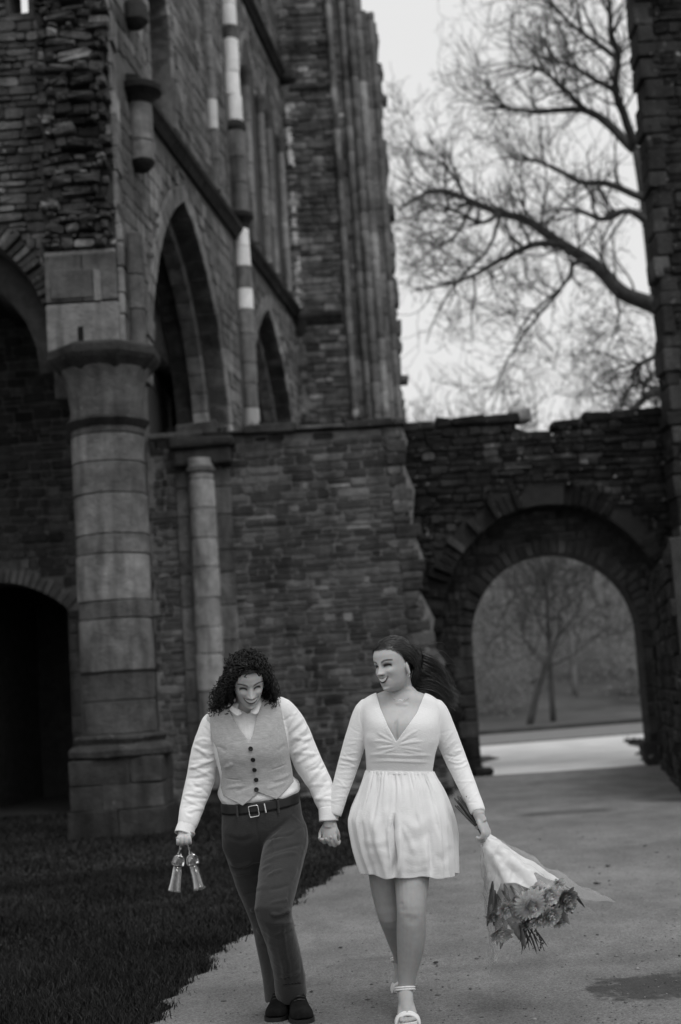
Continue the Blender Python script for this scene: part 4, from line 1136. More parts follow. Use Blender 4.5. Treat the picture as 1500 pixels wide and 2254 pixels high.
def face_dy(x, z, f):
    """how far the face stands out from the plain head shape, at x across and z above the chin"""
    ax = np.abs(x); d = 0
    d = d - .0165 * gz(ax, z, .031, .110, .016, .0105) + .004 * gz(ax, z, .028, .129, .02, .007)
    d = d + .0045 * gz(ax, z, .031, .107, .010, .006)
    nz = z - f.get('nz', 0); t = np.clip((.118 - nz) / .043, 0, 1); amp = .005 + .0225 * t ** 1.2; wd = .0085 + .0045 * t
    d = d + amp * np.exp(-(x / wd) ** 2) * np.clip((.126 - nz) / .012, 0, 1) * np.clip((nz - .064) / .008, 0, 1)
    d = d + .008 * gz(ax, nz, .0135, .0735, .006, .006)
    d = d + .0085 * gz(ax, z, .042, .085, .016, .014) - .0035 * gz(ax, z, .034, .060, .006, .013)
    d = d + .007 * gz(x, z, 0, .010, .016, .012) - .004 * gz(x, z, 0, .021, .02, .005)
    mm = mouth(x, z, f)
    d = d + .006 * gz(x, z, 0, .048, .03, .022)
    d = d + np.where(mm > 0, -.010 * np.clip(mm / .004, 0, 1), .0042 * np.exp(-(mm / .0055) ** 2))
    return d
def head_grid(feat, off=0.0, nz=120, na=150):
    z = -.004 + .228 * (0.5 - 0.5 * np.cos(np.linspace(.0, math.pi, nz))); z[0] += 1e-4
    w, f_, b = head_prof(z); w, f_, b = [np.convolve(np.pad(k, 2, 'edge'), np.ones(5) / 5, 'valid') for k in (w, f_, b)]
    a = np.arange(na) * 2 * math.pi / na
    s, c = np.sin(a)[None], np.cos(a)[None]; e = 2 / 2.25
    x = (w[:, None] + off) * np.sign(s) * np.abs(s) ** e
    y = np.where(c > 0, -(f_[:, None] + off), (b[:, None] + off)) * np.abs(c) ** e
    zz = np.repeat(z[:, None], na, 1)
    if feat is not None:
        y = y - face_dy(x, zz, feat) * np.clip(c, 0, 1) ** .35 * (c > 0)
    zz = zz + off * (zz - .1) / .12
    return np.stack([x, y, zz], -1)
class Head:
    def __init__(s, c, yaw, pitch, roll, feat, k=1.0):
        s.R, s.c, s.f, s.k = rotm(yaw, pitch, roll), np.asarray(c), feat, k
    def W(s, L_): return (np.asarray(L_, float) - np.array([0, 0, .11])) @ s.R.T * s.k + s.c
    def L(s, W_): return ((np.asarray(W_) - s.c) / s.k) @ s.R + np.array([0, 0, .11])
    def shapes(s):
        V, Fc = close(head_grid(s.f)); out = [(s.W(V), Fc)]
        for sg in (-1, 1):    # ears
            e = ellipsoid((sg * .0735, .008, .092), .008, .017, .029, rotm(sg * 24, -10, 0)); out.append((s.W(e[0]), e[1]))
            e = ellipsoid((sg * .076, .006, .068), .006, .009, .011); out.append((s.W(e[0]), e[1]))
        return out
    def front_y(s, x, z):
        w, f_, b = head_prof(z); return -f_ * np.maximum(1 - (np.abs(x) / w) ** 2.25, 0) ** (1 / 2.25)
    def paint(s, V, base):
        """skin tone over the face: lips, brows, lashes; nostril, mouth, under-eye and cheek shading painted in"""
        q = s.L(V); x, y, z = q.T; f = s.f; t = np.full(len(V), base)
        onf = (y < -.035) & (z > -.01) & (z < .2) & (np.abs(x) < .075)
        mm = mouth(x, z, f)
        def soft(d, e=.0016): return np.clip(.5 - d / (2 * e), 0, 1) * onf       # 1 inside, 0 outside, d = signed distance
        def lay(t, k, val): return t * (1 - k) + val * k
        lipd = np.maximum(-mm - .0060, np.abs(x - f['mx']) - f['mw'] - .002)
        t = lay(t, soft(lipd), base * f.get('lip', .55)); t = lay(t, soft(-mm - .0003, .0014), base * .16)
        ax = np.abs(x); bz = .128 + .009 * (1 - ((ax - .038) / .028) ** 2)
        t = lay(t, soft(np.maximum(np.abs(z - bz) - .0040 + .05 * np.clip(ax - .036, 0, .1), np.abs(ax - .035) - .022)), base * f.get('brow', .22))
        ez = f.get('ez', .1085) + f.get('ecurve', .004) * (1 - ((ax - .031) / .015) ** 2)
        t = lay(t, soft(np.maximum(np.abs(z - ez + .009) - .002, np.abs(ax - .032) - .015)) * .3, base * .6)  # under-eye shading put into the skin tone
        t = lay(t, soft(np.maximum(np.abs(z - ez) - .007, np.abs(ax - .031) - .019), .003) * .55, base * .45)
        t = lay(t, soft(np.maximum(np.abs(z - ez) - f.get('eye', .0035), np.abs(ax - .032) - .0165)), base * .07)
        t = t * np.where(onf, 1 - .8 * gz(ax, z - f.get('nz', 0), .0085, .0680, .005, .0035), 1)  # shade inside the nostrils, painted into the tone
        hl = np.interp(y, [-.09, -.075, -.06, -.045, -.03, -.015, 0, .015], [.200, .198, .192, .180, .166, .149, .115, .06]); t = np.where((z > hl) & (z < .3) & (np.abs(x) < .1) & (y < .15) & (y > -.15), .012, t)
        t = t * np.where(onf, 1 - .06 * gz(ax, z, .043, .075, .016, .014), 1)
        return t
    def teeth(s, parent):
        f = s.f; us = np.linspace(-.86, .86, 15); A, B = [], []
        for u in us:
            x = f['mx'] + u * f['mw']; up = f['mz'] + .009 * u ** 2 + .001; lo = max(f['mz'] - f['mo'] * f.get('th', .6) + (.009 + f['mo']) * u ** 2 * .9, f['mz'] - f['mo'] + (.009 + f['mo']) * u ** 2); lo = min(lo, up - .001)
            y = s.front_y(x, up) - .0050; A.append((x, y, up)); B.append((x, y + .0006, lo))
        n = len(us); V = np.array(A + B + [(a, b + .004, c) for a, b, c in A + B])
        Fc = [[i, i + 1, n + i + 1, n + i] for i in range(n - 1)] + [[2 * n + i, 3 * n + i, 3 * n + i + 1, 2 * n + i + 1] for i in range(n - 1)]
        return obj('teeth', s.W(V), Fc, TEETH, parent, smooth=True)
    def cap(s, name, mat, parent, test, off=.007):
        Gd = head_grid(None, off, 70, 90); V = Gd.reshape(-1, 3); Fq = grid_faces(70, 90)
        c = V[Fq].mean(1); Fq = Fq[test(c[:, 0], c[:, 1], c[:, 2])]
        return s.W(V), Fq

# hands -------------------------------------------------------------------------
def hand(w, fwd, pn, thumb, curls, k=1.0, spread=.1, tcurl=(.5, .4), tdir=(.6, .75, .25), lens=(.066, .074, .069, .054), fat=1.0):
    """palm and five fingers as closed shapes; fwd wrist to knuckles, pn the way the palm faces, thumb = +1/-1 side along fwd x pn"""
    w = np.asarray(w, float); fwd = nrm(fwd); pn = nrm(np.asarray(pn, float) - fwd * np.dot(pn, fwd)); sd = np.cross(fwd, pn) * thumb
    rot = np.column_stack([sd, fwd, pn]); sh = [ellipsoid(w + fwd * .048 * k, .039 * k, .054 * k, .0165 * k, rot), ellipsoid(w + fwd * .03 * k + sd * .02 * k + pn * .006 * k, .018 * k, .034 * k, .015 * k, rot)]
    sh.append(tube([w - fwd * .03 * k, w + fwd * .03 * k], [.0235 * k, .0265 * k], 14))
    for i in range(4):
        lat = (.029, .0098, -.0098, -.028)[i]; b = w + (fwd * (.086, .091, .087, .077)[i] + sd * lat) * k
        cu = curls[i] if isinstance(curls[0], (list, tuple)) else curls
        d = nrm(fwd + sd * spread * (1.2, .35, -.35, -1.2)[i]); ang = 0; pts = [b - d * .018 * k]; p = b; pts.append(p)
        for j, fr in enumerate((.45, .31, .24)):
            ang += cu[j]; dd = d * math.cos(ang) + pn * math.sin(ang); p = p + dd * lens[i] * fr * k * 1.0; pts.append(p)
        sh.append(tube(pts, np.array([.0088, .0088, .0083, .0078, .0062]) * k * fat, 12, 18))
    d = nrm(fwd * tdir[0] + sd * tdir[1] + pn * tdir[2]); b = w + (fwd * .022 + sd * .026) * k; p = b; pts = [b - d * .012 * k, b]; ang = 0
    inn = nrm(-sd * .6 + pn * .5 + fwd * .3)
    for j, l_ in enumerate((.036, .03, .024)):
        if j: ang += tcurl[j - 1]
        dd = nrm(d * math.cos(ang) + inn * math.sin(ang)); p = p + dd * l_ * k; pts.append(p)
    sh.append(tube(pts, np.array([.013, .0125, .0105, .0095, .0065]) * k, 12, 18))
    return sh
def strands(name, S, mat, parent, sides=4, extra=None, tone=None):
    """hair: list of (points, radii) -> one object"""
    parts = [tube(q, r_, sides, cap=False) for q, r_ in S]
    if extra: parts.append(extra)
    V, Fq = merge_q(parts); return obj(name, V, Fq, mat, parent, smooth=True, tone=None if tone is None else np.concatenate([np.full(len(p_[0]), t_) for p_, t_ in zip(parts, tone)]))

# ------------------------------------------------------------------ the person in the waistcoat
D1 = 6.46
p1 = thing('person', 'laughing person with dark curly hair in grey waistcoat and white shirt, carrying two flutes', 'person', tuple(np.array([*at(630, 2252, 6.42)[:2], 0])))
face1 = dict(mx=.002, mw=.0345, mz=.056, mo=.019, th=.68, eye=.0048, ecurve=.004, brow=.14, lip=.5)
h1 = Head(at(546, 1499, 6.33), 12, 28, -3, face1, .97)
t1 = [(526, 1528, 566, 1524, 6.40, .05, .055, 2), (520, 1544, 572, 1536, 6.42, .055, .06, 2), (500, 1553, 584, 1540, 6.43, .06, .07, 2.1), (480, 1564, 604, 1545, 6.44, .07, .08, 2.2),
      (469, 1582, 622, 1556, 6.45, .083, .088, 2.4), (472, 1632, 631, 1608, 6.45, .102, .09, 2.4), (477, 1666, 632, 1646, 6.455, .11, .09, 2.4), (488, 1715, 636, 1700, 6.48, .098, .088, 2.3),
      (490, 1765, 648, 1745, 6.50, .102, .1, 2.2, .12), (494, 1800, 656, 1775, 6.50, .105, .11, 2.2, .12), (494, 1850, 668, 1830, 6.50, .11, .12, 2.2), (506, 1890, 655, 1880, 6.50, .09, .1, 2.2)]
rw1 = rows3(t1)
armL = [(496, 1585, 6.45, .045), (474, 1588, 6.45, .05), (462, 1622, 6.46, .047), (447, 1680, 6.47, .04), (438, 1722, 6.47, .038), (424, 1772, 6.44, .033), (412, 1812, 6.40, .027), (404, 1838, 6.37, .025)]
armR = [(596, 1562, 6.45, .045), (618, 1562, 6.45, .05), (640, 1588, 6.47, .047), (662, 1636, 6.49, .04), (680, 1680, 6.49, .038), (703, 1722, 6.47, .033), (719, 1770, 6.44, .027), (724, 1806, 6.42, .026)]
legF = [(622, 1815, 6.51, .08), (624, 1850, 6.47, .08), (616, 1920, 6.36, .078), (606, 1985, 6.22, .066), (605, 2012, 6.21, .062), (620, 2070, 6.35, .056), (640, 2140, 6.50, .044), (652, 2195, 6.57, .038)]
legB = [(540, 1820, 6.54, .08), (545, 1860, 6.58, .08), (565, 1940, 6.66, .074), (584, 2010, 6.71, .06), (594, 2070, 6.71, .054), (606, 2140, 6.68, .043), (613, 2200, 6.66, .037)]
handL_w = at(404, 1836, 6.375)
hl = hand(handL_w, (.12, -.88, -.42), (.0, -.42, .9), -1, [(.5, 1.0, .7), (.6, 1.1, .7), (.5, 1.0, .7), (.35, .8, .6)], k=.88, spread=.05, tcurl=(.6, .5), tdir=(.7, .6, .5), fat=1.12)
handR_w = at(724, 1808, 6.42)
hr = hand(handR_w, (.0, -.1, -1), (.4, .9, 0), 1, (.75, 1.0, .6), k=.92, spread=.0, tdir=(.85, .25, .4), tcurl=(.5, .5), fat=1.1)
shp = [close(loft(np.vstack([rw1[:8], rows3([(496, 1765, 642, 1745, 6.51, .08, .085, 2.2), (502, 1800, 648, 1775, 6.52, .07, .09, 2.2), (506, 1850, 655, 1830, 6.53, .06, .09, 2.2), (520, 1885, 640, 1875, 6.54, .03, .06, 2.2)])]), 70, 60, -.006))] + [ptube(a) for a in (armL, armR, legF, legB)] + h1.shapes() + hl + hr
shp.append(tube([at(546, 1575, 6.44), at(545, 1545, 6.41), h1.W((0, .03, .05))], [.058, .053, .05], 20, 12))
me = union(shp, .0035, 2)
V = mesh_arrays(me); set_tone(me, h1.paint(V, .52)); me.materials.append(SKIN)
body1 = link('body', me, None, p1); h1.teeth(p1)

# shirt
shirt = thing_part = link('shirt', None, None, p1) if False else None
sl = [(500, 1592, 6.45, .03), (486, 1588, 6.45, .045), (472, 1592, 6.455, .053), (460, 1624, 6.46, .057), (449, 1668, 6.47, .061), (441, 1718, 6.47, .062), (425, 1770, 6.44, .053), (415, 1806, 6.40, .043), (411, 1818, 6.39, .038)]
sr = [(588, 1570, 6.45, .03), (602, 1561, 6.45, .045), (619, 1562, 6.455, .053), (640, 1588, 6.47, .057), (661, 1634, 6.49, .061), (679, 1680, 6.49, .062), (704, 1724, 6.47, .054), (719, 1768, 6.44, .044), (723, 1782, 6.43, .04)]
rws = rw1[2:10].copy()
rws = np.vstack([rw1[2:8], rows3([(482, 1744, 655, 1722, 6.50, .113, .11, 2.2, .1), (485, 1757, 658, 1736, 6.50, .118, .115, 2.2, .12), (492, 1768, 655, 1745, 6.50, .108, .105, 2.2, .12), (495, 1785, 653, 1760, 6.50, .094, .098, 2.2, .12)])])
me = union([close(loft(rws, 60, 70, .004)), ptube(sl, 26), ptube(sr, 26)], .0055, 3)
fl = sleeve_folds([(472, 1592), (461, 1622), (449, 1668), (441, 1718), (425, 1770), (415, 1806)], [26, 27, 28, 29, 26, 20], 26, 5, .0065, 3.4, .12) + \
     sleeve_folds([(616, 1562), (640, 1586), (661, 1634), (679, 1680), (704, 1724), (719, 1768)], [26, 27, 28, 29, 26, 20], 26, 6, .0065, 3.4, .12)
fl += [([(486, 1760), (510, 1772), (545, 1776)], 4, .004), ([(600, 1770), (630, 1752), (656, 1735)], 4, .004), ([(540, 1570), (548, 1640)], 2, -.002)]
fold(me, fl, .0022, 15, 3, 2.5)
def t_(C_, N_):
    px, py = to_px(C_); return ~((py < 1546) & (px > 500) & (px < 590)) & ~(poly_mask(px, py, [(526, 1500), (590, 1500), (572, 1552), (546, 1572), (524, 1560)]))
keep_faces(me, t_); snap_edge(me, [(524, 1560), (546, 1572), (572, 1552)], 7)
me.materials.append(WHITE); shirt = link('shirt', me, None, p1); solid(shirt, .0025)
for nm, rr in (('cuff', [(412, 1815, 6.392, .036), (408, 1827, 6.382, .0375), (405, 1837, 6.374, .0385)]), ('cuff', [(722, 1778, 6.43, .037), (723, 1792, 6.425, .0385), (724, 1808, 6.42, .0395)])):
    P_ = np.array([np.append(at(x, y, d), r_) for x, y, d, r_ in rr]); V, Fq = tube(P_[:, :3], P_[:, 3], 30, 10, cap=False)
    V = V + .0015 * np.stack([noise3(V, 30, k) for k in (1, 2, 3)], -1); c = obj(nm, V, Fq, WHITE, shirt, smooth=True); solid(c, .004)
# collar: a stand round the neck and two buttoned-down points
cr = np.array([np.append(at(x, y, d), 0) for x, y, d in ((508, 1533, 6.42), (500, 1545, 6.37), (513, 1562, 6.345), (534, 1572, 6.33), (548, 1572, 6.326), (562, 1562, 6.335), (573, 1545, 6.36), (572, 1530, 6.41))])[:, :3]
def ribbon(name, top, bot, mat, parent, th=.0016, n=24, rows=7, bow=.002):
    A, B = spline(top, n), spline(bot, n); t = np.linspace(0, 1, rows)[:, None, None]
    Gd = A[None] * (1 - t) + B[None] * t; Gd[..., 1] -= bow * np.sin(t[..., 0] * math.pi)
    o = obj(name, Gd.reshape(-1, 3), grid_faces(rows, n, False), mat, parent, smooth=True); return solid(o, th, 0)
ribbon('collar', [at(*q) for q in ((512, 1527, 6.43), (500, 1540, 6.372), (515, 1556, 6.345), (528, 1562, 6.338))], [at(*q) for q in ((498, 1548, 6.42), (503, 1560, 6.36), (521, 1576, 6.325), (533, 1571, 6.325))], WHITE, shirt)
ribbon('collar', [at(*q) for q in ((576, 1524, 6.43), (573, 1536, 6.372), (564, 1550, 6.345), (553, 1560, 6.336))], [at(*q) for q in ((583, 1536, 6.42), (575, 1553, 6.355), (566, 1572, 6.325), (552, 1570, 6.325))], WHITE, shirt)

# waistcoat
vp = [(463, 1555), (463, 1598), (468, 1626), (478, 1646), (484, 1671), (490, 1702), (488, 1733), (493, 1751), (512, 1762), (535, 1774), (552, 1760), (568, 1744), (588, 1752), (609, 1760), (628, 1741), (645, 1720), (640, 1685), (634, 1646), (628, 1612), (621, 1576), (615, 1545), (612, 1528),
      (576, 1528), (570, 1554), (557, 1618), (550, 1634), (529, 1607), (514, 1582), (503, 1558), (501, 1540)]
vb = [p for p in vp[:22]] + [(576, 1528), (501, 1540)]
rv = np.vstack([rw1[2:8], rows3([(489, 1750, 645, 1728, 6.495, .108, .1, 2.2, .05), (487, 1785, 650, 1765, 6.5, .116, .115, 2.2, .1)])])
Gd = loft(rv, 190, 300, .0145); me = mesh(Gd.reshape(-1, 3), grid_faces(190, 300))
def t_(C_, N_):
    px, py = to_px(C_); fr = N_[:, 1] < .1
    return np.where(fr, poly_mask(px, py, vp), poly_mask(px, py, vb))
# normals of the loft point outwards or inwards depending on its winding: take the front from the position instead
ym = np.mean(Gd[..., 1], axis=1)
def t_(C_, N_):
    px, py = to_px(C_); zc = Gd[:, 0, 2]; o_ = np.argsort(zc); fr = C_[:, 1] < np.interp(C_[:, 2], zc[o_], ym[o_])
    return np.where(fr, poly_mask(px, py, vp), poly_mask(px, py, vb))
keep_faces(me, t_)
vf = [([(555, 1640), (561, 1680), (568, 1742)], 1.8, .0025), ([(598, 1696), (633, 1682)], 2.2, -.003), ([(494, 1712), (530, 1716)], 2.0, -.003), ([(492, 1690), (515, 1680)], 4, .004), ([(600, 1720), (640, 1705)], 5, .004), ([(520, 1745), (560, 1725)], 5, -.003),
      ([(480, 1640), (500, 1655)], 5, -.004), ([(628, 1640), (610, 1655)], 5, -.003), ([(500, 1600), (508, 1630)], 5, -.003), ([(498, 1735), (540, 1728)], 4, .003), ([(590, 1738), (630, 1722)], 4, .003)]
nsgn = mesh_normals(me); sgn = -1 if (nsgn[:, 1] * (mesh_arrays(me)[:, 1] < D1 - .05)).sum() > 0 else 1
if sgn < 0: me.flip_normals()
fold(me, vf, .0022, 14, 7); snap_edge(me, vp, 4.0, True)
me.materials.append(LINEN); vest = link('waistcoat', me, None, p1); solid(vest, .004, 1)
def surface_pt(me_, x, y, lift=0.0):
    V, N = mesh_arrays(me_), mesh_normals(me_); px, py = to_px(V); d = np.hypot(px - x, py - y) + 1e3 * (V[:, 1] > np.median(V[:, 1])); i = int(np.argmin(d)); return V[i] + N[i] * lift, N[i]
for x, y in ((552, 1648), (557, 1671), (561, 1693), (564, 1716), (566, 1738)):
    p, n = surface_pt(me, x, y, .0055); V, Fc = lathe([(.0, 0), (.0095, 0), (.0105, .002), (.0095, .0042), (.007, .0032), (.0, .0032)], 16)
    q = Vector(n).to_track_quat('Z', 'Y').to_matrix(); obj('button', V @ np.array(q).T + p, Fc, BUTTON, vest, smooth=True)

# trousers, belt
tl = [(622, 1800, 6.53, .07), (630, 1825, 6.50, .09), (630, 1855, 6.46, .096), (616, 1920, 6.33, .088), (604, 1985, 6.215, .078), (603, 2010, 6.205, .075), (617, 2060, 6.32, .069), (632, 2120, 6.46, .067), (642, 2188, 6.57, .068)]
tb = [(536, 1818, 6.53, .098), (540, 1860, 6.57, .096), (562, 1940, 6.66, .087), (585, 2015, 6.71, .075), (597, 2070, 6.71, .070), (610, 2140, 6.68, .068), (617, 2204, 6.66, .067)]
rwt = np.vstack([rows3([(491, 1777, 655, 1752, 6.50, .104, .104, 2.2, .12)]), rows3([(492, 1800, 660, 1778, 6.50, .11, .115, 2.2, .1), (491, 1845, 671, 1828, 6.505, .100, .125, 2.2), (496, 1875, 668, 1862, 6.52, .07, .11, 2.2), (512, 1900, 650, 1892, 6.53, .03, .08, 2.2)])])
me = union([close(loft(rwt, 40, 60, .004)), ptube(tl, 26, 60), ptube(tb, 26, 60)], .006, 6)
tf = [([(582, 1868), (610, 1850), (668, 1822)], 4, .004), ([(583, 1885), (620, 1872), (668, 1858)], 4, -.004), ([(580, 1900), (625, 1885), (660, 1880)], 3.5, .004), ([(576, 1915), (600, 1905)], 3, .004), ([(580, 1855), (640, 1800), (658, 1765)], 5, -.004),
      ([(565, 1790), (566, 1830), (575, 1870)], 2.2, -.003), ([(507, 1895), (530, 1905), (560, 1893)], 4, .007), ([(505, 1905), (540, 1915)], 5, -.006), ([(560, 1935), (575, 1925)], 4, .004), ([(595, 2010), (615, 2013), (638, 2000)], 3.5, .010), ([(600, 2022), (640, 2010)], 5, -.006),
      ([(652, 2020), (658, 2080), (668, 2158)], 1.6, .0025), ([(630, 1985), (636, 1955)], 3, -.003), ([(640, 1940), (652, 1910)], 3, .003), ([(612, 2060), (622, 2120), (632, 2175)], 4, .004), ([(665, 1775), (672, 1860), (650, 1940)], 1.5, .002), ([(497, 1840), (530, 1850), (560, 1840)], 6, -.004),
      ([(585, 2040), (592, 2100), (600, 2160)], 5, -.005), ([(570, 2045), (580, 2060)], 4, .006), ([(640, 1790), (662, 1812)], 2, .003), ([(560, 1960), (590, 1950)], 5, .003), ([(600, 1830), (606, 1900), (600, 1990)], 2.2, .0035), ([(622, 2020), (630, 2090), (642, 2180)], 2.2, .004), ([(585, 1850), (640, 1838), (668, 1812)], 3, -.005), ([(588, 1930), (625, 1915)], 3, .004), ([(590, 1960), (640, 1948)], 4, -.004), ([(592, 1990), (636, 1978)], 3, .004), ([(600, 2035), (645, 2028)], 4, .005), ([(605, 2060), (650, 2050)], 5, -.004), ([(515, 1925), (560, 1915)], 4, .004), ([(535, 1970), (575, 1960)], 4, -.004), ([(550, 2005), (570, 2000)], 4, .005), ([(572, 2080), (600, 2075)], 4, .004), ([(615, 2150), (662, 2140)], 4, .004), ([(620, 2172), (668, 2165)], 3, -.004)]
fold(me, [(l_, w_ * 1.1, a_ * 1.7) for l_, w_, a_ in tf], .0026, 13, 2)
def t_(C_, N_):
    px, py = to_px(C_); return ~((N_[:, 2] < -.75) & (py > 2150)) & ~((N_[:, 2] > .8) & (py < 1790))
keep_faces(me, t_)
me.materials.append(TROUS); trs = link('trousers', me, None, p1); solid(trs, .003)
rb = rows3([(490, 1766, 655, 1742, 6.50, .112, .11, 2.2, .12), (491, 1789, 657, 1765, 6.50, .114, .113, 2.2, .12)])
Gd = loft(rb, 6, 120, .003); belt = obj('belt', Gd.reshape(-1, 3), grid_faces(6, 120), LEATH, p1, smooth=True); solid(belt, .005, 1)
bp = at(557, 1784, 6.50); i = np.argmin(np.hypot(*(np.array(to_px(Gd.reshape(-1, 3))) - np.array([[557], [1784]]))) + 1e3 * (Gd.reshape(-1, 3)[:, 1] > 6.5)); bp = Gd.reshape(-1, 3)[i] + np.array([0, -.010, 0])
def frame_loop(c, w, h, r_, tilt):
    th = np.linspace(0, 2 * math.pi, 25)[:-1]; q = []
    for a in np.append(th, th[0]):
        x = np.sign(math.cos(a)) * abs(math.cos(a)) ** .25 * w; z = np.sign(math.sin(a)) * abs(math.sin(a)) ** .25 * h; q.append(c + np.array([x * math.cos(tilt) - z * math.sin(tilt), -.001, x * math.sin(tilt) + z * math.cos(tilt)]))
    return tube(np.array(q), r_, 6, cap=False)
V, Fq = frame_loop(bp, .021, .024, .0028, .12); buckle = obj('buckle', V, Fq, METAL, belt, smooth=True)
obj('belt_keeper', *tube([bp + np.array([.053, -.001, -.019 + .010]), bp + np.array([.047, -.001, .027 + .004])], .0042, 6), METAL, belt)
for x in (521, 612):
    p_, q_ = at(x, 1771 if x < 560 else 1763, 6.384), at(x + 2, 1799 if x < 560 else 1790, 6.384)
    obj('belt_loop', *tube([p_, q_], .005, 6), TROUS, belt)

# shoes
def shoe(c, yaw, parent, k=1.0, lift=0.0):
    """low suede boot, toe along -y before turning"""
    rows = []
    for y, w, h, z0 in ((.085, .012, .03, .02), (.075, .03, .075, .012), (.03, .034, .10, .012), (-.02, .036, .095, .012), (-.07, .043, .064, .012), (-.12, .047, .050, .014), (-.155, .042, .042, .016), (-.178, .026, .032, .02), (-.186, .008, .018, .026)):
        rows.append((y, w, h, z0))
    g = []
    for y, w, h, z0 in spline(np.array(rows), 40):
        th = np.arange(28) * 2 * math.pi / 28; s_ = np.sin(th); g.append(np.column_stack([w * np.sign(np.cos(th)) * np.abs(np.cos(th)) ** .8, 0 * th + y, z0 + h * (np.clip(s_, -.25, 1) + .25) / 1.25]))
    up = close(np.array(g)); ank = tube([(0, .035, .06), (0, .045, .15)], [.042, .044], 20, 6)
    Rz = np.array(Matrix.Rotation(R(yaw), 3, 'Z')); c = np.asarray(c); me_ = union([(up[0] * k, up[1]), (ank[0] * k, ank[1])], .004, 3)
    V_ = mesh_arrays(me_) @ Rz.T + c; me_.vertices.foreach_set('co', V_.astype(np.float32).ravel()); me_.update(); me_.materials.append(SUEDE)
    o = link('shoe', me_, None, parent)
    s_ = []
    for y, w, h, z0 in spline(np.array(rows), 40): s_.append((w + .004, y))
    pts = [(x, y) for x, y in s_] + [(-x, y) for x, y in s_[::-1]]
    n = len(pts); V_ = np.array([(x, y, z) for z in (0.001, .017) for x, y in pts]) * k
    obj('sole', V_ @ Rz.T + c, [[i, (i + 1) % n, n + (i + 1) % n, n + i] for i in range(n)] + [list(range(n))[::-1], list(range(n, 2 * n))], LEATH, o)
    for j in range(4):
        a = np.array([(-.022, -.03 - j * .016, .098 - j * .0095), (0, -.034 - j * .016, .104 - j * .0095), (.022, -.03 - j * .016, .098 - j * .0095)]) * k
        obj('lace', *tube(a @ Rz.T + c, .0028, 6, 6), LEATH, o)
    return o
shoe(np.array([at(653, 2200, 6.48)[0], 6.56, 0.004]), 9, p1, 1.1)
shoe(np.array([at(614, 2200, 6.5)[0], 6.63, 0.004]), -6, p1, 1.06)

# hair: dark ringlets, parted in the middle
g = np.random.default_rng(21); S = []
def scalp(hd, a, z, off=.004):
    w, f_, b = head_prof(z); e = 2 / 2.25; s_, c_ = math.sin(a), math.cos(a)
    return np.array([(w + off) * np.sign(s_) * abs(s_) ** e, (-(f_ + off) if c_ > 0 else (b + off)) * abs(c_) ** e, z + off * (z - .1) / .12])
def ringlet(pts, r_, turns, rad, seed):
    q = spline(np.array(pts), int(12 + turns * 7)); n = len(q); T = np.gradient(q, axis=0); T /= np.linalg.norm(T, axis=1)[:, None]
    A = np.cross(T, [.3, .2, .9]); A /= np.linalg.norm(A, axis=1)[:, None]; B = np.cross(T, A); ph = np.linspace(0, turns * 2 * math.pi, n) + seed * 2.4
    am = r_ * np.clip(np.linspace(0, 4, n), .15, 1)
    return q + A * (am * np.cos(ph))[:, None] + B * (am * np.sin(ph))[:, None], np.linspace(rad, rad * .6, n)
for k in range(520):
    sd = -1 if g.random() < .56 else 1
    a = sd * g.uniform(.25, 3.1); z = g.uniform(.13, .222) if abs(a) < 1.7 else g.uniform(.08, .222)
    if abs(a) < 1.0 and z < .185: z = g.uniform(.185, .222)
    rt = h1.W(scalp(h1, a, z)); out_ = h1.W(scalp(h1, sd * max(abs(a), 1.25) * g.uniform(.95, 1.1), g.uniform(.09, .15), g.uniform(.010, .030)))
    t = g.random()
    if sd < 0: end = at(455 + 58 * g.random() ** .8, 1578 - 50 * g.random() ** 1.4, g.uniform(6.36, 6.5))
    else: end = at(g.uniform(586, 615), 1562 - 45 * g.random() ** 1.3, g.uniform(6.36, 6.5))
    if end[2] > out_[2] - .02: end[2] = out_[2] - .03
    sh_ = g.random() < .3
    if sh_: end = out_ + (end - out_) * g.uniform(.3, .9)
    mid = out_ * .45 + end * .55 + np.array([sd * g.uniform(-.005, .015), g.normal(0, .012), 0])
    L_ = np.linalg.norm(rt - out_) + np.linalg.norm(out_ - end)
    lm = h1.L(rt * .5 + out_ * .5) - np.array([0, .01, .11]); lm = np.array([0, .01, .11]) + lm * g.uniform(1.03, 1.14) / math.sqrt((lm[0] / .083) ** 2 + (lm[1] / .106) ** 2 + (lm[2] / .122) ** 2)
    S.append(ringlet([rt, h1.W(lm), out_, mid, end], g.uniform(.004, .012), L_ / g.uniform(.024, .05), g.uniform(.0017, .0030), k))
for k in range(70):      # short curls on the crown
    a = g.uniform(-3.1, 3.1); z = g.uniform(.19, .223); rt = h1.W(scalp(h1, a, z)); nv = nrm(rt - h1.W((0, 0, .11)))
    tg = nrm(np.cross(nv, g.normal(0, 1, 3))); S.append(ringlet([rt, rt + nv * .014 + tg * .02, rt + nv * .014 + tg * .045, rt + nv * .002 + tg * .065], g.uniform(.005, .009), 2.4, .0028, k))
for k in range(90):      # curls that cover the front of the crown, either side of the parting
    a = g.uniform(-1.3, 1.3); z0 = g.uniform(.197, .222); sd = 1 if a > 0 else -1; rt = h1.W(scalp(h1, a, z0)); e_ = h1.W(scalp(h1, a + sd * g.uniform(.25, .8), g.uniform(.184, .203), g.uniform(.016, .026))); S.append(ringlet([rt, rt * .5 + e_ * .5 + h1.R @ np.array([0, -.006, .014]), e_], g.uniform(.005, .008), 2.5, .0034, k))
V, Fq = h1.cap('hair', HAIR1, None, lambda x, y, z: (z > np.where(y < -.02, .192 - .5 * np.clip(np.abs(x) - .03, 0, .04), .05)), .010)
fill = [(V, Fq)]
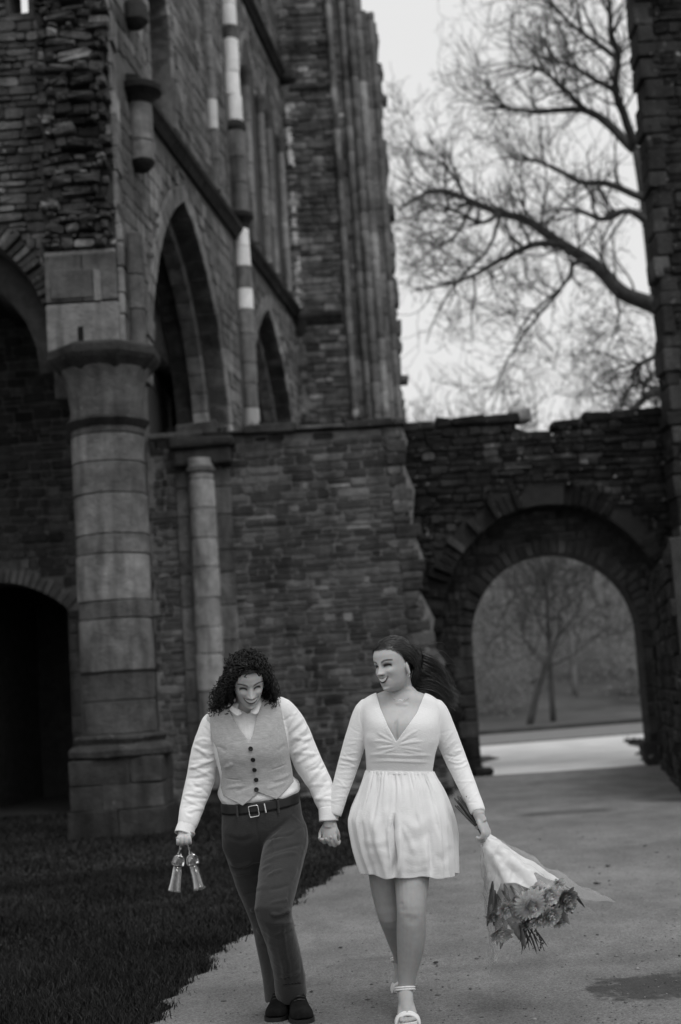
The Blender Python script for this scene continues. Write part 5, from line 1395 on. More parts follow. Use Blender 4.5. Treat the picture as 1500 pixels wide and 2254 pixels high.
for c_, r3 in ((at(497, 1520, 6.43), (.036, .045, .075)), (at(484, 1545, 6.44), (.03, .04, .05)), (at(596, 1512, 6.43), (.02, .045, .065)), (at(545, 1500, 6.46), (.085, .05, .09))):
    e_ = ellipsoid(c_, *r3, n=24, m=30); e_V = e_[0] + .008 * np.stack([noise3(e_[0], 60, k_) for k_ in (1, 2, 3)], -1); fill.append((e_V, np.array(e_[1])))
hair1 = strands('hair', S, HAIR1, p1, 3, merge_q(fill))

# ------------------------------------------------------------------ the person in the white dress
p2 = thing('person', 'smiling person in short white long-sleeved dress, long brown hair blown back, holding a bouquet', 'person', (float(at(895, 2252, 6.29)[0]), 6.33, 0))
face2 = dict(mx=.0, mw=.0305, mz=.058, mo=.020, th=.6, nz=.006, ez=.113, eye=.0052, ecurve=.004, brow=.14, lip=.62)
h2 = Head(at(867, 1464, 6.36), -44, 5, -4, face2, 1.0)
t2 = [(866, 1506, 906, 1508, 6.405, .045, .05, 2), (856, 1513, 914, 1515, 6.405, .054, .06, 2), (846, 1521, 922, 1523, 6.41, .058, .066, 2), (826, 1528, 941, 1529, 6.41, .063, .072, 2.1), (807, 1539, 958, 1540, 6.41, .07, .08, 2.3),
      (799, 1556, 966, 1557, 6.41, .082, .088, 2.4), (803, 1592, 966, 1594, 6.40, .116, .092, 2.4), (806, 1626, 963, 1628, 6.40, .118, .092, 2.4), (809, 1658, 955, 1660, 6.40, .105, .09, 2.3),
      (811, 1692, 949, 1694, 6.41, .092, .088, 2.2), (803, 1740, 956, 1742, 6.42, .11, .112, 2.2), (800, 1790, 960, 1790, 6.42, .112, .12, 2.2), (808, 1840, 952, 1840, 6.42, .09, .1, 2.2)]
rw2 = rows3(t2)
bust = [ellipsoid(at(844, 1622, 6.358), .070, .060, .078), ellipsoid(at(924, 1623, 6.358), .070, .060, .078)]
aL = [(828, 1560, 6.42, .045), (806, 1566, 6.42, .048), (784, 1628, 6.43, .044), (765, 1690, 6.44, .039), (750, 1738, 6.43, .033), (738, 1782, 6.42, .027), (732, 1803, 6.415, .025)]
aR = [(938, 1560, 6.42, .045), (960, 1566, 6.42, .048), (985, 1625, 6.43, .045), (1004, 1672, 6.43, .041), (1029, 1730, 6.38, .033), (1049, 1778, 6.33, .027), (1056, 1796, 6.31, .026)]
lF = [(906, 1815, 6.41, .088), (907, 1880, 6.38, .082), (907, 1940, 6.35, .076), (906, 1985, 6.32, .066), (906, 2012, 6.315, .063), (906, 2050, 6.335, .0645), (904, 2090, 6.355, .059), (898, 2140, 6.375, .043), (893, 2178, 6.385, .033), (893, 2200, 6.385, .033)]
lB = [(848, 1815, 6.42, .088), (848, 1880, 6.43, .083), (850, 1940, 6.45, .073), (856, 1990, 6.46, .063), (862, 2016, 6.47, .06), (872, 2045, 6.58, .058), (879, 2075, 6.72, .05), (881, 2098, 6.84, .036), (881, 2110, 6.90, .032)]
ank = at(893, 2196, 6.385)
def foot(a_, toe, w=.043):
    """bare foot from ankle to toe tips"""
    a_, toe = np.asarray(a_), np.asarray(toe); d = toe - a_; f_ = nrm(d * np.array([1, 1, 0])); s_ = np.cross(f_, [0, 0, 1])
    ball = toe - f_ * .045 + np.array([0, 0, .012]); sh = [tube([a_ + np.array([0, 0, .02]), a_ - f_ * .012 + np.array([0, 0, -.035])], [.034, .03], 16, 8), tube([a_ + np.array([0, 0, .01]), a_ * .55 + ball * .45 + np.array([0, 0, .012]), ball], [.033, .033, .026], 16, 14)]
    sh += [tube([a_ * .5 + ball * .5 + s_ * o_ * .012, ball + s_ * o_ * .026], [.024, .019], 12, 8) for o_ in (-1, 1)]
    for j, (o_, l_, r_) in enumerate(((-.026, .046, .0115), (-.007, .044, .009), (.009, .038, .0085), (.022, .031, .008), (.033, .024, .0075))):
        b = ball + s_ * o_ * (1 if sign_ > 0 else -1) + np.array([0, 0, -.006]); sh.append(tube([b - f_ * .015, b, b + f_ * l_ * .6 + np.array([0, 0, .002]), b + f_ * l_ + np.array([0, 0, -.006])], [r_, r_, r_, r_ * .8], 10, 10))
    return sh
sign_ = -1
toeF = np.array([at(898, 2245, 6.2)[0], 6.205, .022]); ankF = np.array([ank[0], 6.385, .098])
toeB = np.array([at(884, 2140, 7.0)[0], 6.86, .025]); ankB = at(881, 2108, 6.93)
hl2 = hand(at(730, 1804, 6.45), (-.18, -.12, -1), (-.45, -.85, 0), 1, (.8, 1.0, .5), k=.9, spread=.0, tdir=(.8, .3, .4), tcurl=(.5, .5), fat=1.08)
hr2 = hand(at(1056, 1797, 6.31), (.30, -.12, -.95), (-.80, .55, -.15), 1, (.75, 1.05, .7), k=.93, spread=.02, tcurl=(.4, .5), tdir=(.9, .15, .4), fat=1.08)
shp = [close(loft(rw2, 70, 60, -.002))] + bust + [ptube(a) for a in (aL, aR, lF, lB)] + h2.shapes() + hl2 + hr2 + foot(ankF, toeF)
sign_ = 1
shp.append(ellipsoid(at(907, 2000, 6.285), .042, .028, .05)); shp.append(ellipsoid(at(913, 2062, 6.37), .05, .055, .07))
shp += foot(ankB + np.array([0, 0, -.02]), toeB)
shp.append(tube([at(887, 1545, 6.43), at(882, 1515, 6.41), h2.W((0, .018, .055))], [.058, .053, .050], 20, 12))

me = union(shp, .0035, 2)
V = mesh_arrays(me); tn = h2.paint(V, .47); px, py = to_px(V); tn = np.where(py > 1850, .36, tn); set_tone(me, tn); me.materials.append(SKIN)
# the crease between the breasts
fold(me, [([(874, 1636), (873, 1600), (876, 1580)], 4, -.009), ([(893, 2014), (905, 2028), (922, 2020)], 9, -.0035), ([(884, 1985), (888, 2010)], 7, -.003), ([(868, 1548), (900, 1552)], 4, .003)])
body2 = link('body', me, None, p2); h2.teeth(p2)

# dress: bodice with sleeves, gathered skirt
dress = None
slL = [(834, 1572, 6.42, .03), (820, 1563, 6.42, .045), (806, 1567, 6.42, .051), (784, 1628, 6.43, .0485), (765, 1690, 6.44, .0445), (750, 1738, 6.43, .0385), (739, 1780, 6.42, .0335), (735, 1793, 6.418, .032)]
slR = [(932, 1572, 6.42, .03), (946, 1563, 6.42, .045), (960, 1567, 6.42, .051), (985, 1625, 6.43, .0495), (1004, 1672, 6.43, .046), (1029, 1730, 6.38, .0385), (1049, 1778, 6.33, .0335), (1053, 1789, 6.318, .0325)]
bust2 = [ellipsoid(at(844, 1622, 6.358), .076, .066, .084), ellipsoid(at(924, 1623, 6.358), .076, .066, .084)]
me = union([close(loft(np.vstack([rw2[1:10], rows3([(811, 1703, 949, 1705, 6.41, .09, .086, 2.2)])]), 60, 70, .006))] + bust2 + [ptube(slL, 26, 50), ptube(slR, 26, 50)], .0046, 15)
bf_ = [([(872, 1632), (850, 1622), (832, 1612)], 2.6, .0028), ([(872, 1636), (846, 1632), (822, 1634)], 2.6, .003), ([(872, 1640), (850, 1645), (826, 1652)], 2.4, .0028), ([(868, 1628), (856, 1610), (848, 1596)], 2.2, .002), ([(876, 1634), (900, 1618), (925, 1606)], 2.6, .0028),
       ([(876, 1638), (905, 1634), (932, 1634)], 2.6, .003), ([(876, 1642), (900, 1648), (930, 1655)], 2.4, .0028), ([(866, 1633), (858, 1640), (838, 1642)], 2, -.002), ([(880, 1633), (905, 1626), (925, 1622)], 2, -.002), ([(838, 1560), (856, 1600), (873, 1633)], 2.0, .0025), ([(918, 1570), (893, 1605), (873, 1634)], 2.0, .0025),
       ([(808, 1666), (850, 1662), (900, 1664), (954, 1666)], 2.2, .0035), ([(808, 1672), (860, 1670), (952, 1674)], 2.0, -.003), ([(809, 1679), (860, 1677), (951, 1681)], 2.2, .0035), ([(874, 1645), (840, 1660), (812, 1664)], 3, .003), ([(880, 1648), (920, 1662), (950, 1664)], 3, .002)]
bf_ += sleeve_folds([(806, 1567), (784, 1628), (765, 1690), (750, 1738), (739, 1780)], [25, 23, 22, 18, 16], 16, 15, .0028, 1.8, .2) + sleeve_folds([(960, 1567), (985, 1625), (1004, 1672), (1029, 1730), (1049, 1778)], [25, 24, 22, 18, 16], 16, 16, .0028, 1.8, .2)
bf_ += [([(1000, 1655), (1018, 1650)], 2.4, .005), ([(976, 1660), (1000, 1664), (1020, 1658)], 2.2, -.004), ([(985, 1672), (1010, 1678), (1028, 1670)], 2.2, .005), ([(992, 1690), (1015, 1688), (1032, 1680)], 2.2, .004), ([(745, 1668), (770, 1672), (790, 1672)], 2.4, .005), ([(743, 1680), (770, 1684), (786, 1690)], 2.2, .004),
        ([(800, 1545), (793, 1575), (803, 1608)], 1.6, -.0025), ([(958, 1545), (968, 1575), (962, 1610)], 1.6, -.0025)]
fold(me, bf_, .0006, 22, 8)
neck = [(800, 1440), (829, 1500), (829, 1526), (838, 1560), (855, 1600), (873, 1633), (893, 1605), (918, 1570), (935, 1528), (935, 1500), (960, 1440)]
def t_(C_, N_):
    px, py = to_px(C_); fr = C_[:, 1] < 6.44; inn = poly_mask(px, py, neck)
    return ~(inn & fr) & ~((py < 1536) & (px > 829) & (px < 935)) & ~((N_[:, 2] < -.8) & (py > 1696)) & ~((np.abs(N_[:, 2]) > .8) & (py > 1785))
keep_faces(me, t_); snap_edge(me, neck[2:9], 6); me.materials.append(JERSEY); dress = link('dress', me, None, p2); solid(dress, .0025)
sk = [(808, 1696, 952, 1699, 6.41, .104, .098, 2.2), (803, 1708, 958, 1711, 6.41, .112, .108, 2.2), (792, 1738, 975, 1740, 6.41, .132, .132, 2.1), (773, 1788, 991, 1786, 6.41, .15, .15, 2.1), (771, 1815, 998, 1830, 6.41, .157, .157, 2.1),
      (782, 1868, 1001, 1875, 6.41, .155, .16, 2.1), (800, 1923, 1003, 1926, 6.41, .142, .16, 2.1)]
nl, na = 110, 400; Gd = loft(rows3(sk), nl, na)
th = np.arange(na) * 2 * math.pi / na; s_ = np.linspace(0, 1, nl)[:, None]; cg = Gd.mean(1, keepdims=True); rad = Gd - cg; rl = np.linalg.norm(rad, axis=2, keepdims=True); rad = rad / rl
g = np.random.default_rng(9)
def wave(k, ph, dr): return np.sin(k * th[None] + ph + dr * s_)
fine_ = (wave(46, .3, 1.5) + .7 * wave(61, 1.2, -1) + .6 * wave(37, 2.0, .8)) * .0034 * np.exp(-s_ * 4.5)
broad = (.55 * wave(15, .6, 1.3) + .5 * wave(22, 2.1, -1.6) + .4 * wave(9, 1.0, .6)) * .0095 * np.clip(s_ * 1.8, .2, 1)
md = np.clip(.75 + .9 * noise3(np.stack([3 * np.cos(th)[None] + 0 * s_, 3 * np.sin(th)[None] + 0 * s_, 1.2 * s_ + 0 * th[None]], -1), 1.6, 3), .15, 1.9); broad = np.where(broad > 0, broad * 1.15, broad * .75) * md
Pn = Gd.reshape(-1, 3); nz_ = .004 * fbm(Pn * np.array([1, 1, .35]), 17, 3, 4).reshape(nl, na) * np.clip(s_ * 2, 0, 1)
Gd = Gd + rad * (fine_ + broad + nz_)[..., None]
hem = .005 * np.sin(5 * th + 1.0) + .003 * np.sin(11 * th); Gd[..., 2] += (hem[None] * np.clip((s_ - .6) / .4, 0, 1))
me = mesh(Gd.reshape(-1, 3), grid_faces(nl, na), smooth=True)
if (mesh_normals(me) * rad.reshape(-1, 3)).sum() < 0: me.flip_normals()
sf = [([(868, 1790), (866, 1850), (869, 1940)], 6, -.05), ([(860, 1800), (857, 1940)], 6, .010), ([(878, 1820), (881, 1940)], 6, .010), ([(878, 1790), (905, 1822), (935, 1812), (960, 1790)], 9, .008), ([(885, 1850), (915, 1852), (955, 1828)], 9, -.007), ([(885, 1815), (898, 1850), (912, 1885)], 7, .007),
      ([(795, 1850), (830, 1858), (860, 1842)], 8, .007), ([(800, 1885), (835, 1876), (866, 1890)], 7, .006), ([(800, 1915), (830, 1905), (862, 1918)], 7, -.005), ([(878, 1885), (920, 1896), (955, 1882)], 7, .005), ([(880, 1908), (915, 1912), (950, 1905)], 5, .004),
      ([(820, 1690), (808, 1760), (792, 1820)], 6, .008), ([(835, 1690), (828, 1760), (820, 1830)], 6, -.008), ([(930, 1690), (950, 1760), (972, 1850)], 6, -.008), ([(945, 1690), (972, 1760), (992, 1850)], 6, .008), ([(850, 1690), (848, 1760), (845, 1820)], 6, .008), ([(905, 1690), (915, 1760), (925, 1820)], 6, .008),
      ([(955, 1880), (975, 1892), (995, 1865)], 8, -.010), ([(945, 1830), (947, 1940)], 5, -.010), ([(870, 1690), (870, 1760), (868, 1810)], 5, -.008), ([(835, 1820), (850, 1786), (862, 1820)], 7, .006)]
sf = [(l, w * (1.3 if abs(l[0][0] - l[-1][0]) > abs(l[0][1] - l[-1][1]) else 1), a_ * (.5 if abs(l[0][0] - l[-1][0]) > abs(l[0][1] - l[-1][1]) else 1)) for l, w, a_ in sf]
fold(me, sf); me.materials.append(SATIN); skirt = link('skirt', me, None, dress); solid(skirt, .002)
wb = loft(rows3([(808, 1693, 952, 1696, 6.41, .104, .097, 2.2), (808, 1700, 952, 1703, 6.41, .106, .1, 2.2)]), 5, 140, .0035)
obj('waist_seam', *merge_q([(wb.reshape(-1, 3), grid_faces(5, 140))]), SATIN, dress, smooth=True)

# sandals: block heel, sole, toe band and ankle strap
def sandal(ank_, toe, parent, heel):
    f_ = nrm((toe - ank_) * np.array([1, 1, 0])); s_ = np.cross(f_, [0, 0, 1]); o = None
    hb = ank_ - f_ * .03; L_ = np.linalg.norm((toe - hb)[:2]); pts = []
    for t in np.linspace(0, 1, 24):
        c = hb + f_ * L_ * t * 1.05; zz = heel * (1 - t / .55) ** 1.3 if t < .55 else 0
        w = np.interp(t, [0, .1, .35, .7, .9, 1], [.018, .03, .028, .043, .040, .016]); pts.append((c, zz + .004, w))
    A = [];
    for c, zz, w in pts:
        for sx, dz in ((-1, 0), (1, 0), (1, .014), (-1, .014)): A.append([*(c + s_ * w * sx)[:2], zz + dz + toe[2] - .022])
    n = len(pts); Fc = [list(q) for q in grid_faces(n, 4)] + [[0, 1, 2, 3], [4 * n - 1, 4 * n - 2, 4 * n - 3, 4 * n - 4]]
    o = obj('sandal', np.array(A), Fc, SANDAL, parent, smooth=False)
    hc = hb + f_ * .02; obj('heel', *tube([[*hc[:2], toe[2] - .02], [*hc[:2], heel + toe[2] - .02]], [.02, .026], 14, 4), SANDAL, o)
    b = toe - f_ * .062
    band = [b + s_ * (.049 * math.cos(a)) + np.array([0, 0, .045 * math.sin(a) - .016]) for a in np.linspace(-.15, math.pi + .15, 15)]
    Vb, Fb = [], None
    parts = []
    for k in range(5):
        off = f_ * (.034 - k * .011); parts.append(tube(np.array(band) + off + np.array([0, 0, .002 * math.sin(k) - .005 * (k < 1)]), .0072, 8, 20))
    obj('toe_band', *merge(parts), SANDAL, o, smooth=True)
    ac = ank_ + np.array([0, 0, .022]); ring = [ac + f_ * (.046 * math.cos(a) - .002) + s_ * .043 * math.sin(a) + np.array([0, 0, .012 * math.cos(a)]) for a in np.linspace(0, 2 * math.pi, 28)]
    obj('ankle_strap', *merge([tube(np.array(ring) + np.array([0, 0, dz]), .0045, 6, 30, cap=False) for dz in (-.0045, .0045)]), SANDAL, o, smooth=True)
    for sg in (-1, 1): obj('side_strap', *tube([ac + s_ * .036 * sg - f_ * .005, hb + s_ * .026 * sg + np.array([0, 0, heel * .6 - ank_[2] + .03])], .004, 6, 5), SANDAL, o)
    return o
sandal(ankF, toeF, p2, .062); 
sandal(ankB + np.array([0, 0, -.03]), toeB, p2, .10)

# necklace and earring
nk = [at(*q) for q in ((857, 1527, 6.365), (862, 1537, 6.335), (878, 1541, 6.325), (895, 1539, 6.335), (908, 1530, 6.365), (913, 1522, 6.4))]
obj('necklace', *tube(nk, .0011, 6, 30), METAL, p2, smooth=True)
ec = h2.W((.078, -.002, .060)); ring = [ec + h2.R @ np.array([.002, .006 * math.cos(a), .006 * math.sin(a) - .006]) for a in np.linspace(0, 2 * math.pi, 20)]
obj('earring', *tube(ring, .0011, 6, cap=False), METAL, p2, smooth=True)

# hair: long, straight, blown back to the right
g = np.random.default_rng(33); S = []; TN = []
for k in range(2100):
    a = g.uniform(-3.14, 3.14); z = g.uniform(.10, .222)
    zl = np.interp(abs(a), [0, .6, .95, 1.2, 1.4, 1.6], [.187, .185, .177, .162, .146, .115]); z = zl + (.2225 - zl) * g.random() ** (.75 if abs(a) < 1.4 else 1)
    L0 = scalp(h2, a, z, .004); rt = h2.W(L0)
    sd = 1 if (a > -.35 or abs(a) > 2.4) else -1
    rank = np.clip(.75 - 3.2 * (z - .16) + .25 * math.cos(a) * .3 + g.normal(0, .10), 0, 1) if sd > 0 else g.uniform(.0, .5)     # 0 = top layer, 1 = lowest strands
    bk = sd * (2.1 + .5 * (1 - rank) + g.normal(0, .08))
    back = scalp(h2, bk, .155 - .07 * rank + g.normal(0, .008), .016 + .030 * (1 - rank))
    c0 = np.array([0, .01, .11]); pts = [L0]
    for t in (.3, .6):
        v = (L0 * (1 - t) + back * t) - c0; w, f_, b_ = head_prof(np.clip((v + c0)[2], .02, .21)); rr = 1 / math.sqrt((v[0] / .083) ** 2 + (v[1] / .106) ** 2 + (v[2] / .122) ** 2); pts.append(c0 + v * rr * (1.02 + .05 * (1 - rank) + g.uniform(0, .07)))
    pts.append(back)
    mid = at(911 + 32 * (1 - rank) + g.normal(0, 3), 1443 + 70 * rank + g.normal(0, 2.5), 6.43 + .09 * g.random())
    e = .25 + .75 * g.random() ** .5
    end = at(925 + 78 * e * (1.02 - .16 * abs(rank - .55)) + g.normal(0, 5), 1478 + 40 * rank + 38 * e + g.normal(0, 7), 6.45 + .12 * g.random())
    m2 = mid * .5 + end * .5 + np.array([.012, 0, .014]) + g.normal(0, .003, 3)
    q = spline(np.array([h2.W(p_) for p_ in pts] + [mid, m2, end]), 20); wv = np.clip(np.linspace(-.8, 1, 20), 0, 1); q[:, 2] += wv * .007 * np.sin(np.linspace(0, 9, 20) + rank * 9); q[:, 0] += wv * .005 * np.sin(np.linspace(0, 8, 20) + rank * 7 + 1); S.append((q, np.linspace(.0022, .0006, 20) * g.uniform(.7, 1.2))); TN.append(float(np.clip(math.exp(g.normal(0, .55)) * (1.5 - .9 * rank), .25, 5)))  # top layer lighter: the hair's highlight is put into the strand tone
for k in range(80):      # loose wisps in the wind
    t = g.random(); st = at(900 + 40 * g.random(), 1430 + 70 * t, 6.45); e = at(950 + 55 * g.random(), 1440 + 110 * g.random(), 6.45 + .1 * g.random())
    md = st * .5 + e * .5 + np.array([g.normal(.02, .015), 0, g.normal(.015, .02)]); S.append((spline(np.array([st, md, e]), 14), np.linspace(.0008, .0003, 14))); TN.append(1.5)
V, Fq = h2.cap('hair', HAIR2, None, lambda x, y, z: z > np.interp(y, [-.09, -.075, -.06, -.045, -.03, -.015, 0, .015], [.188, .186, .180, .169, .156, .14, .11, .055]), .004)
hair2 = strands('hair', S, HAIR2, p2, 3, None, TN); obj('hair_base', V, Fq, HAIR2, hair2, smooth=True, tone=np.full(len(V), .6))

# ------------------------------------------------------------------ champagne flutes, held upside down by their feet
m = Mat('crystal'); m.color(1.0).rough(.03).set(Transmission_Weight=1.0, IOR=1.5); CRYSTAL = m.m
THIN = FILM_ = None
def thin_glass(name, lo, hi, rough):
    m = bpy.data.materials.new(name); m.use_nodes = True; nt = m.node_tree; nt.nodes.clear()
    o_ = nt.nodes.new('ShaderNodeOutputMaterial'); mx = nt.nodes.new('ShaderNodeMixShader'); tr = nt.nodes.new('ShaderNodeBsdfTransparent'); gl = nt.nodes.new('ShaderNodeBsdfGlossy'); fr = nt.nodes.new('ShaderNodeLayerWeight'); mr = nt.nodes.new('ShaderNodeMapRange')
    gl.inputs['Roughness'].default_value = rough; gl.inputs['Color'].default_value = (.95, .95, .95, 1); tr.inputs['Color'].default_value = (.96, .96, .96, 1); fr.inputs['Blend'].default_value = .3; mr.inputs[3].default_value = lo; mr.inputs[4].default_value = hi
    nt.links.new(fr.outputs['Facing'], mr.inputs[0]); nt.links.new(mr.outputs[0], mx.inputs[0]); nt.links.new(tr.outputs[0], mx.inputs[1]); nt.links.new(gl.outputs[0], mx.inputs[2]); nt.links.new(mx.outputs[0], o_.inputs[0]); return m
THIN = thin_glass('thin_glass', .03, .9, .05)
def flute(label, top, rim):
    top, rim = np.asarray(top), np.asarray(rim); ax = nrm(rim - top); L_ = np.linalg.norm(rim - top)
    t = thing('champagne_flute', label, 'champagne flute', tuple(rim), 'cut crystal flutes')
    q = np.array(Vector(ax).to_track_quat('Z', 'Y').to_matrix())
    def put(name, prof, facet=0, sides=32, mat=None):
        pr = np.asarray(prof, float); V, Fc = lathe(pr, sides); 
        if facet:
            a = np.arctan2(V[:, 1], V[:, 0]); f_ = 1 + facet * np.cos(8 * a + 200 * V[:, 2]) * np.cos(8 * a - 200 * V[:, 2]); V[:, :2] *= f_[:, None]
        o = obj(name, V @ q.T + top, Fc, mat or CRYSTAL, t, smooth=True); return o
    put('foot', [(.0, -.024), (.027, -.024), (.028, -.022), (.012, -.018), (.006, -.012), (.0, -.012)], mat=THIN)
    put('stem', [(.0, -.0118), (.0052, -.0118), (.0042, .02), (.0045, .034), (.0085, .040), (.0095, .044), (.0075, .048), (.0, .0485)])
    Lb = L_
    put('cut_knop', [(.0, .0487), (.012, .0495), (.021, .056), (.0255, .068), (.0262, .080), (.0245, .0925), (.0, .0926)], .06, 48)
    out_ = [(.0195, .093), (.0195, .11), (.0212, .14), (.0238, .17), (.0278, Lb - .004), (.0284, Lb)]
    put('bowl', [(.0, .0932), *out_, (.0272, Lb + .0008), (.0262, Lb - .004), (.0222, .17), (.0196, .14), (.0180, .112), (.010, .104), (.0, .103)], .012, 40, THIN)
    return t
flute('crystal flute hanging upright from the hand, the left one of the pair', at(398, 1858, 6.325), at(384, 1963, 6.285))
flute('crystal flute tilted towards the trousers, the right one of the pair', at(414, 1858, 6.325), at(440, 1957, 6.275))

# ------------------------------------------------------------------ bouquet
bq = thing('bouquet', 'bouquet of flowers in white paper and clear film, held low with stems up', 'bouquet', tuple(at(1066, 1838, 6.33)))
Gp = at(1066, 1836, 6.325); Ce = at(1168, 2000, 6.30); bx = nrm(Ce - Gp); by = nrm(np.cross(bx, [0, 1, 0])); bz = np.cross(bx, by); Lc = np.linalg.norm(Ce - Gp)
def bpt(s, a, r_): return Gp + bx * s + (by * math.cos(a) + bz * math.sin(a)) * r_
m = Mat('stem_green'); m.color(m.ramp(m.noise(30, 3), .3, .7, .03, .08)).rough(.6); STEM = m.m
m = Mat('leaf_green'); m.color(m.math('MULTIPLY', m.ocol(), m.ramp(m.noise(40, 3), .3, .7, .8, 1.2))).rough(.45).bump(m.noise(90, 2, stretch=(1, 1, .2)), .2, .003); BLEAF = m.m
m = Mat('petal'); m.color(m.math('MULTIPLY', m.math('ADD', m.ocol(), m.attr('tone')), m.ramp(m.noise(60, 3), .3, .7, .9, 1.1))).rough(.6).set(Subsurface_Weight=.1, Subsurface_Scale=.01); PETAL = m.m
m = Mat('wrapping_paper'); m.color(m.ramp(m.noise(18, 4), .3, .7, .58, .7)).rough(.7).bump(m.noise(22, 3, .6), .35, .01); PAPER = m.m
FILM = thin_glass('clear_film', .035, .4, .45)
g = np.random.default_rng(8)
for k in range(13):
    a = g.uniform(0, 6.28); r_ = .012 * math.sqrt(g.random()); tip = at(g.uniform(996, 1030), g.uniform(1748, 1772) + g.uniform(0, 8), 6.33 + g.normal(0, .012)); c = Gp + (by * math.cos(a) + bz * math.sin(a)) * r_
    obj('stem', *tube([tip, tip * .45 + c * .55 + g.normal(0, .002, 3), c, c + bx * .12 + (by * math.cos(a) + bz * math.sin(a)) * .02], g.uniform(.0032, .0052), 7, 12), STEM, bq, smooth=True)
tie = Gp - bx * .045; TW_ = Mat('raffia'); TW_.color(.4).rough(.8)
obj('tie', *merge([tube([tie + bx * .005 * j + (by * math.cos(a) + bz * math.sin(a)) * .02 for a in np.linspace(0, 6.283, 18)], .0018, 5, cap=False) for j in range(3)]), TW_.m, bq)
def sheet(name, mat, a0, a1, lens, r0, r1, na=60, ns=40, crumple=.006, seed=1, flare=1.0, n2=0):
    """a sheet wrapped round the bouquet from angle a0 to a1; lens gives its length at a few angles"""
    A = np.linspace(a0, a1, na); ln = np.interp(np.linspace(0, 1, na), np.linspace(0, 1, len(lens)), lens); V = []
    for t in np.linspace(0, 1, ns):
        for a, l_ in zip(A, ln):
            s_ = l_ * t; rr = r0 + (r1 - r0) * (s_ / .36) ** flare; V.append(bpt(s_, a, max(rr, .012) * (1 + .10 * math.sin(7 * a + 2 * t) * t)))
    V = np.array(V); V += crumple * np.stack([noise3(V, 22, seed + k) for k in range(3)], -1) * 1.2 + crumple * .5 * np.stack([noise3(V, 55, seed + k + 7) for k in range(3)], -1)
    o = obj(name, V, grid_faces(ns, na, False), mat, bq, smooth=True); return o
# which angle faces the camera
ac = math.atan2(np.dot([0, -1, 0], bz), np.dot([0, -1, 0], by)); sgn_ = 1 if np.dot(np.cross(bx, [0, -1, 0]), _r) > 0 else -1
p_ = sheet('paper', PAPER, ac - 1.9, ac + 1.75, [.33, .36, .27, .24, .31, .24, .22, .21, .26, .33, .30], .016, .170, seed=2, crumple=.005); solid(p_, .0012)
p_ = sheet('paper', PAPER, ac + 1.2, ac + 3.6, [.30, .34, .38, .36, .3], .018, .175, seed=5, crumple=.005); solid(p_, .0012)
sheet('clear_wrap', FILM, ac - 2.5, ac + 2.6, [.42, .56, .54, .42, .34, .30, .34, .38, .46, .50, .58, .45], .02, .205, seed=9, crumple=.010)
sheet('clear_wrap', FILM, ac + .3, ac + 3.3, [.36, .44, .50, .40, .38], .022, .21, seed=12, crumple=.010)
def petals(c, ax, n, layers, L_, w, tone, name, cup=.6, parent=bq):
    """a flower: petals in a spiral round ax, inner ones upright, outer ones open"""
    ax = nrm(ax); u1 = nrm(np.cross(ax, [.3, .9, .1])); v1 = np.cross(ax, u1); parts, tn = [], []
    for i in range(n):
        f_ = (i + .5) / n; phi = i * 2.39996; th_ = f_ ** .8 * layers; d = ax * math.cos(th_) + (u1 * math.cos(phi) + v1 * math.sin(phi)) * math.sin(th_); sd = nrm(np.cross(d, ax) if th_ > .05 else u1); up = np.cross(sd, d)
        l_ = L_ * (.75 + .35 * f_) * g.uniform(.88, 1.1); ww = w * (.6 + .5 * f_); b = c + d * L_ * .12
        P_ = []
        for t, wd in ((0, .35), (.35, .85), (.7, 1.0), (1.0, .35)):
            ct = b + d * l_ * t + (-up) * (cup * l_ * .35 * math.sin(t * 1.9)) * (-1)
            P_ += [ct - sd * ww * wd, ct + up * ww * .25 * wd * -1, ct + sd * ww * wd]
        parts.append((np.array(P_), grid_faces(4, 3, False))); tn.append(np.full(12, tone * g.uniform(.82, 1.15)))
    ce = ellipsoid(c + ax * L_ * .28, L_ * .34, L_ * .34, L_ * .34, n=10, m=12); ce = (ce[0] + .004 * np.stack([noise3(ce[0], 160, k_) for k_ in (1, 2, 3)], -1), np.array(ce[1])); parts.append(ce); tn.append(np.full(len(ce[0]), tone * .95))
    V, Fq = merge_q(parts); o = obj(name, V, Fq, PETAL, parent, smooth=True, tone=np.concatenate(tn)); o.color = (0, 0, 0, 1); return o
out_d = lambda x, y: nrm(bx * .75 + np.array([0, -.6, 0]) + (at(x, y, 6.2) - Ce) * 1.5)
petals(at(1165, 1986, 6.15), out_d(1165, 1986), 230, 1.9, .064, .0095, .72, 'chrysanthemum', .9)
petals(at(1203, 1966, 6.17), out_d(1203, 1966), 60, 1.4, .054, .016, .8, 'white_flower')
petals(at(1240, 1972, 6.19), out_d(1240, 1972), 60, 1.4, .054, .016, .34, 'rose')
petals(at(1113, 1996, 6.16), out_d(1113, 1996), 46, 1.4, .044, .012, .6, 'small_flower')
petals(at(1208, 2010, 6.18), out_d(1208, 2010), 60, 1.6, .052, .015, .55, 'carnation')
petals(at(1102, 2048, 6.20), out_d(1102, 2048), 40, 1.4, .048, .015, .42, 'small_flower')
petals(at(1228, 2020, 6.30), out_d(1228, 2020), 40, 1.4, .040, .013, .45, 'small_flower')
petals(at(1136, 1976, 6.19), out_d(1136, 1980), 40, 1.4, .036, .011, .4, 'small_flower')
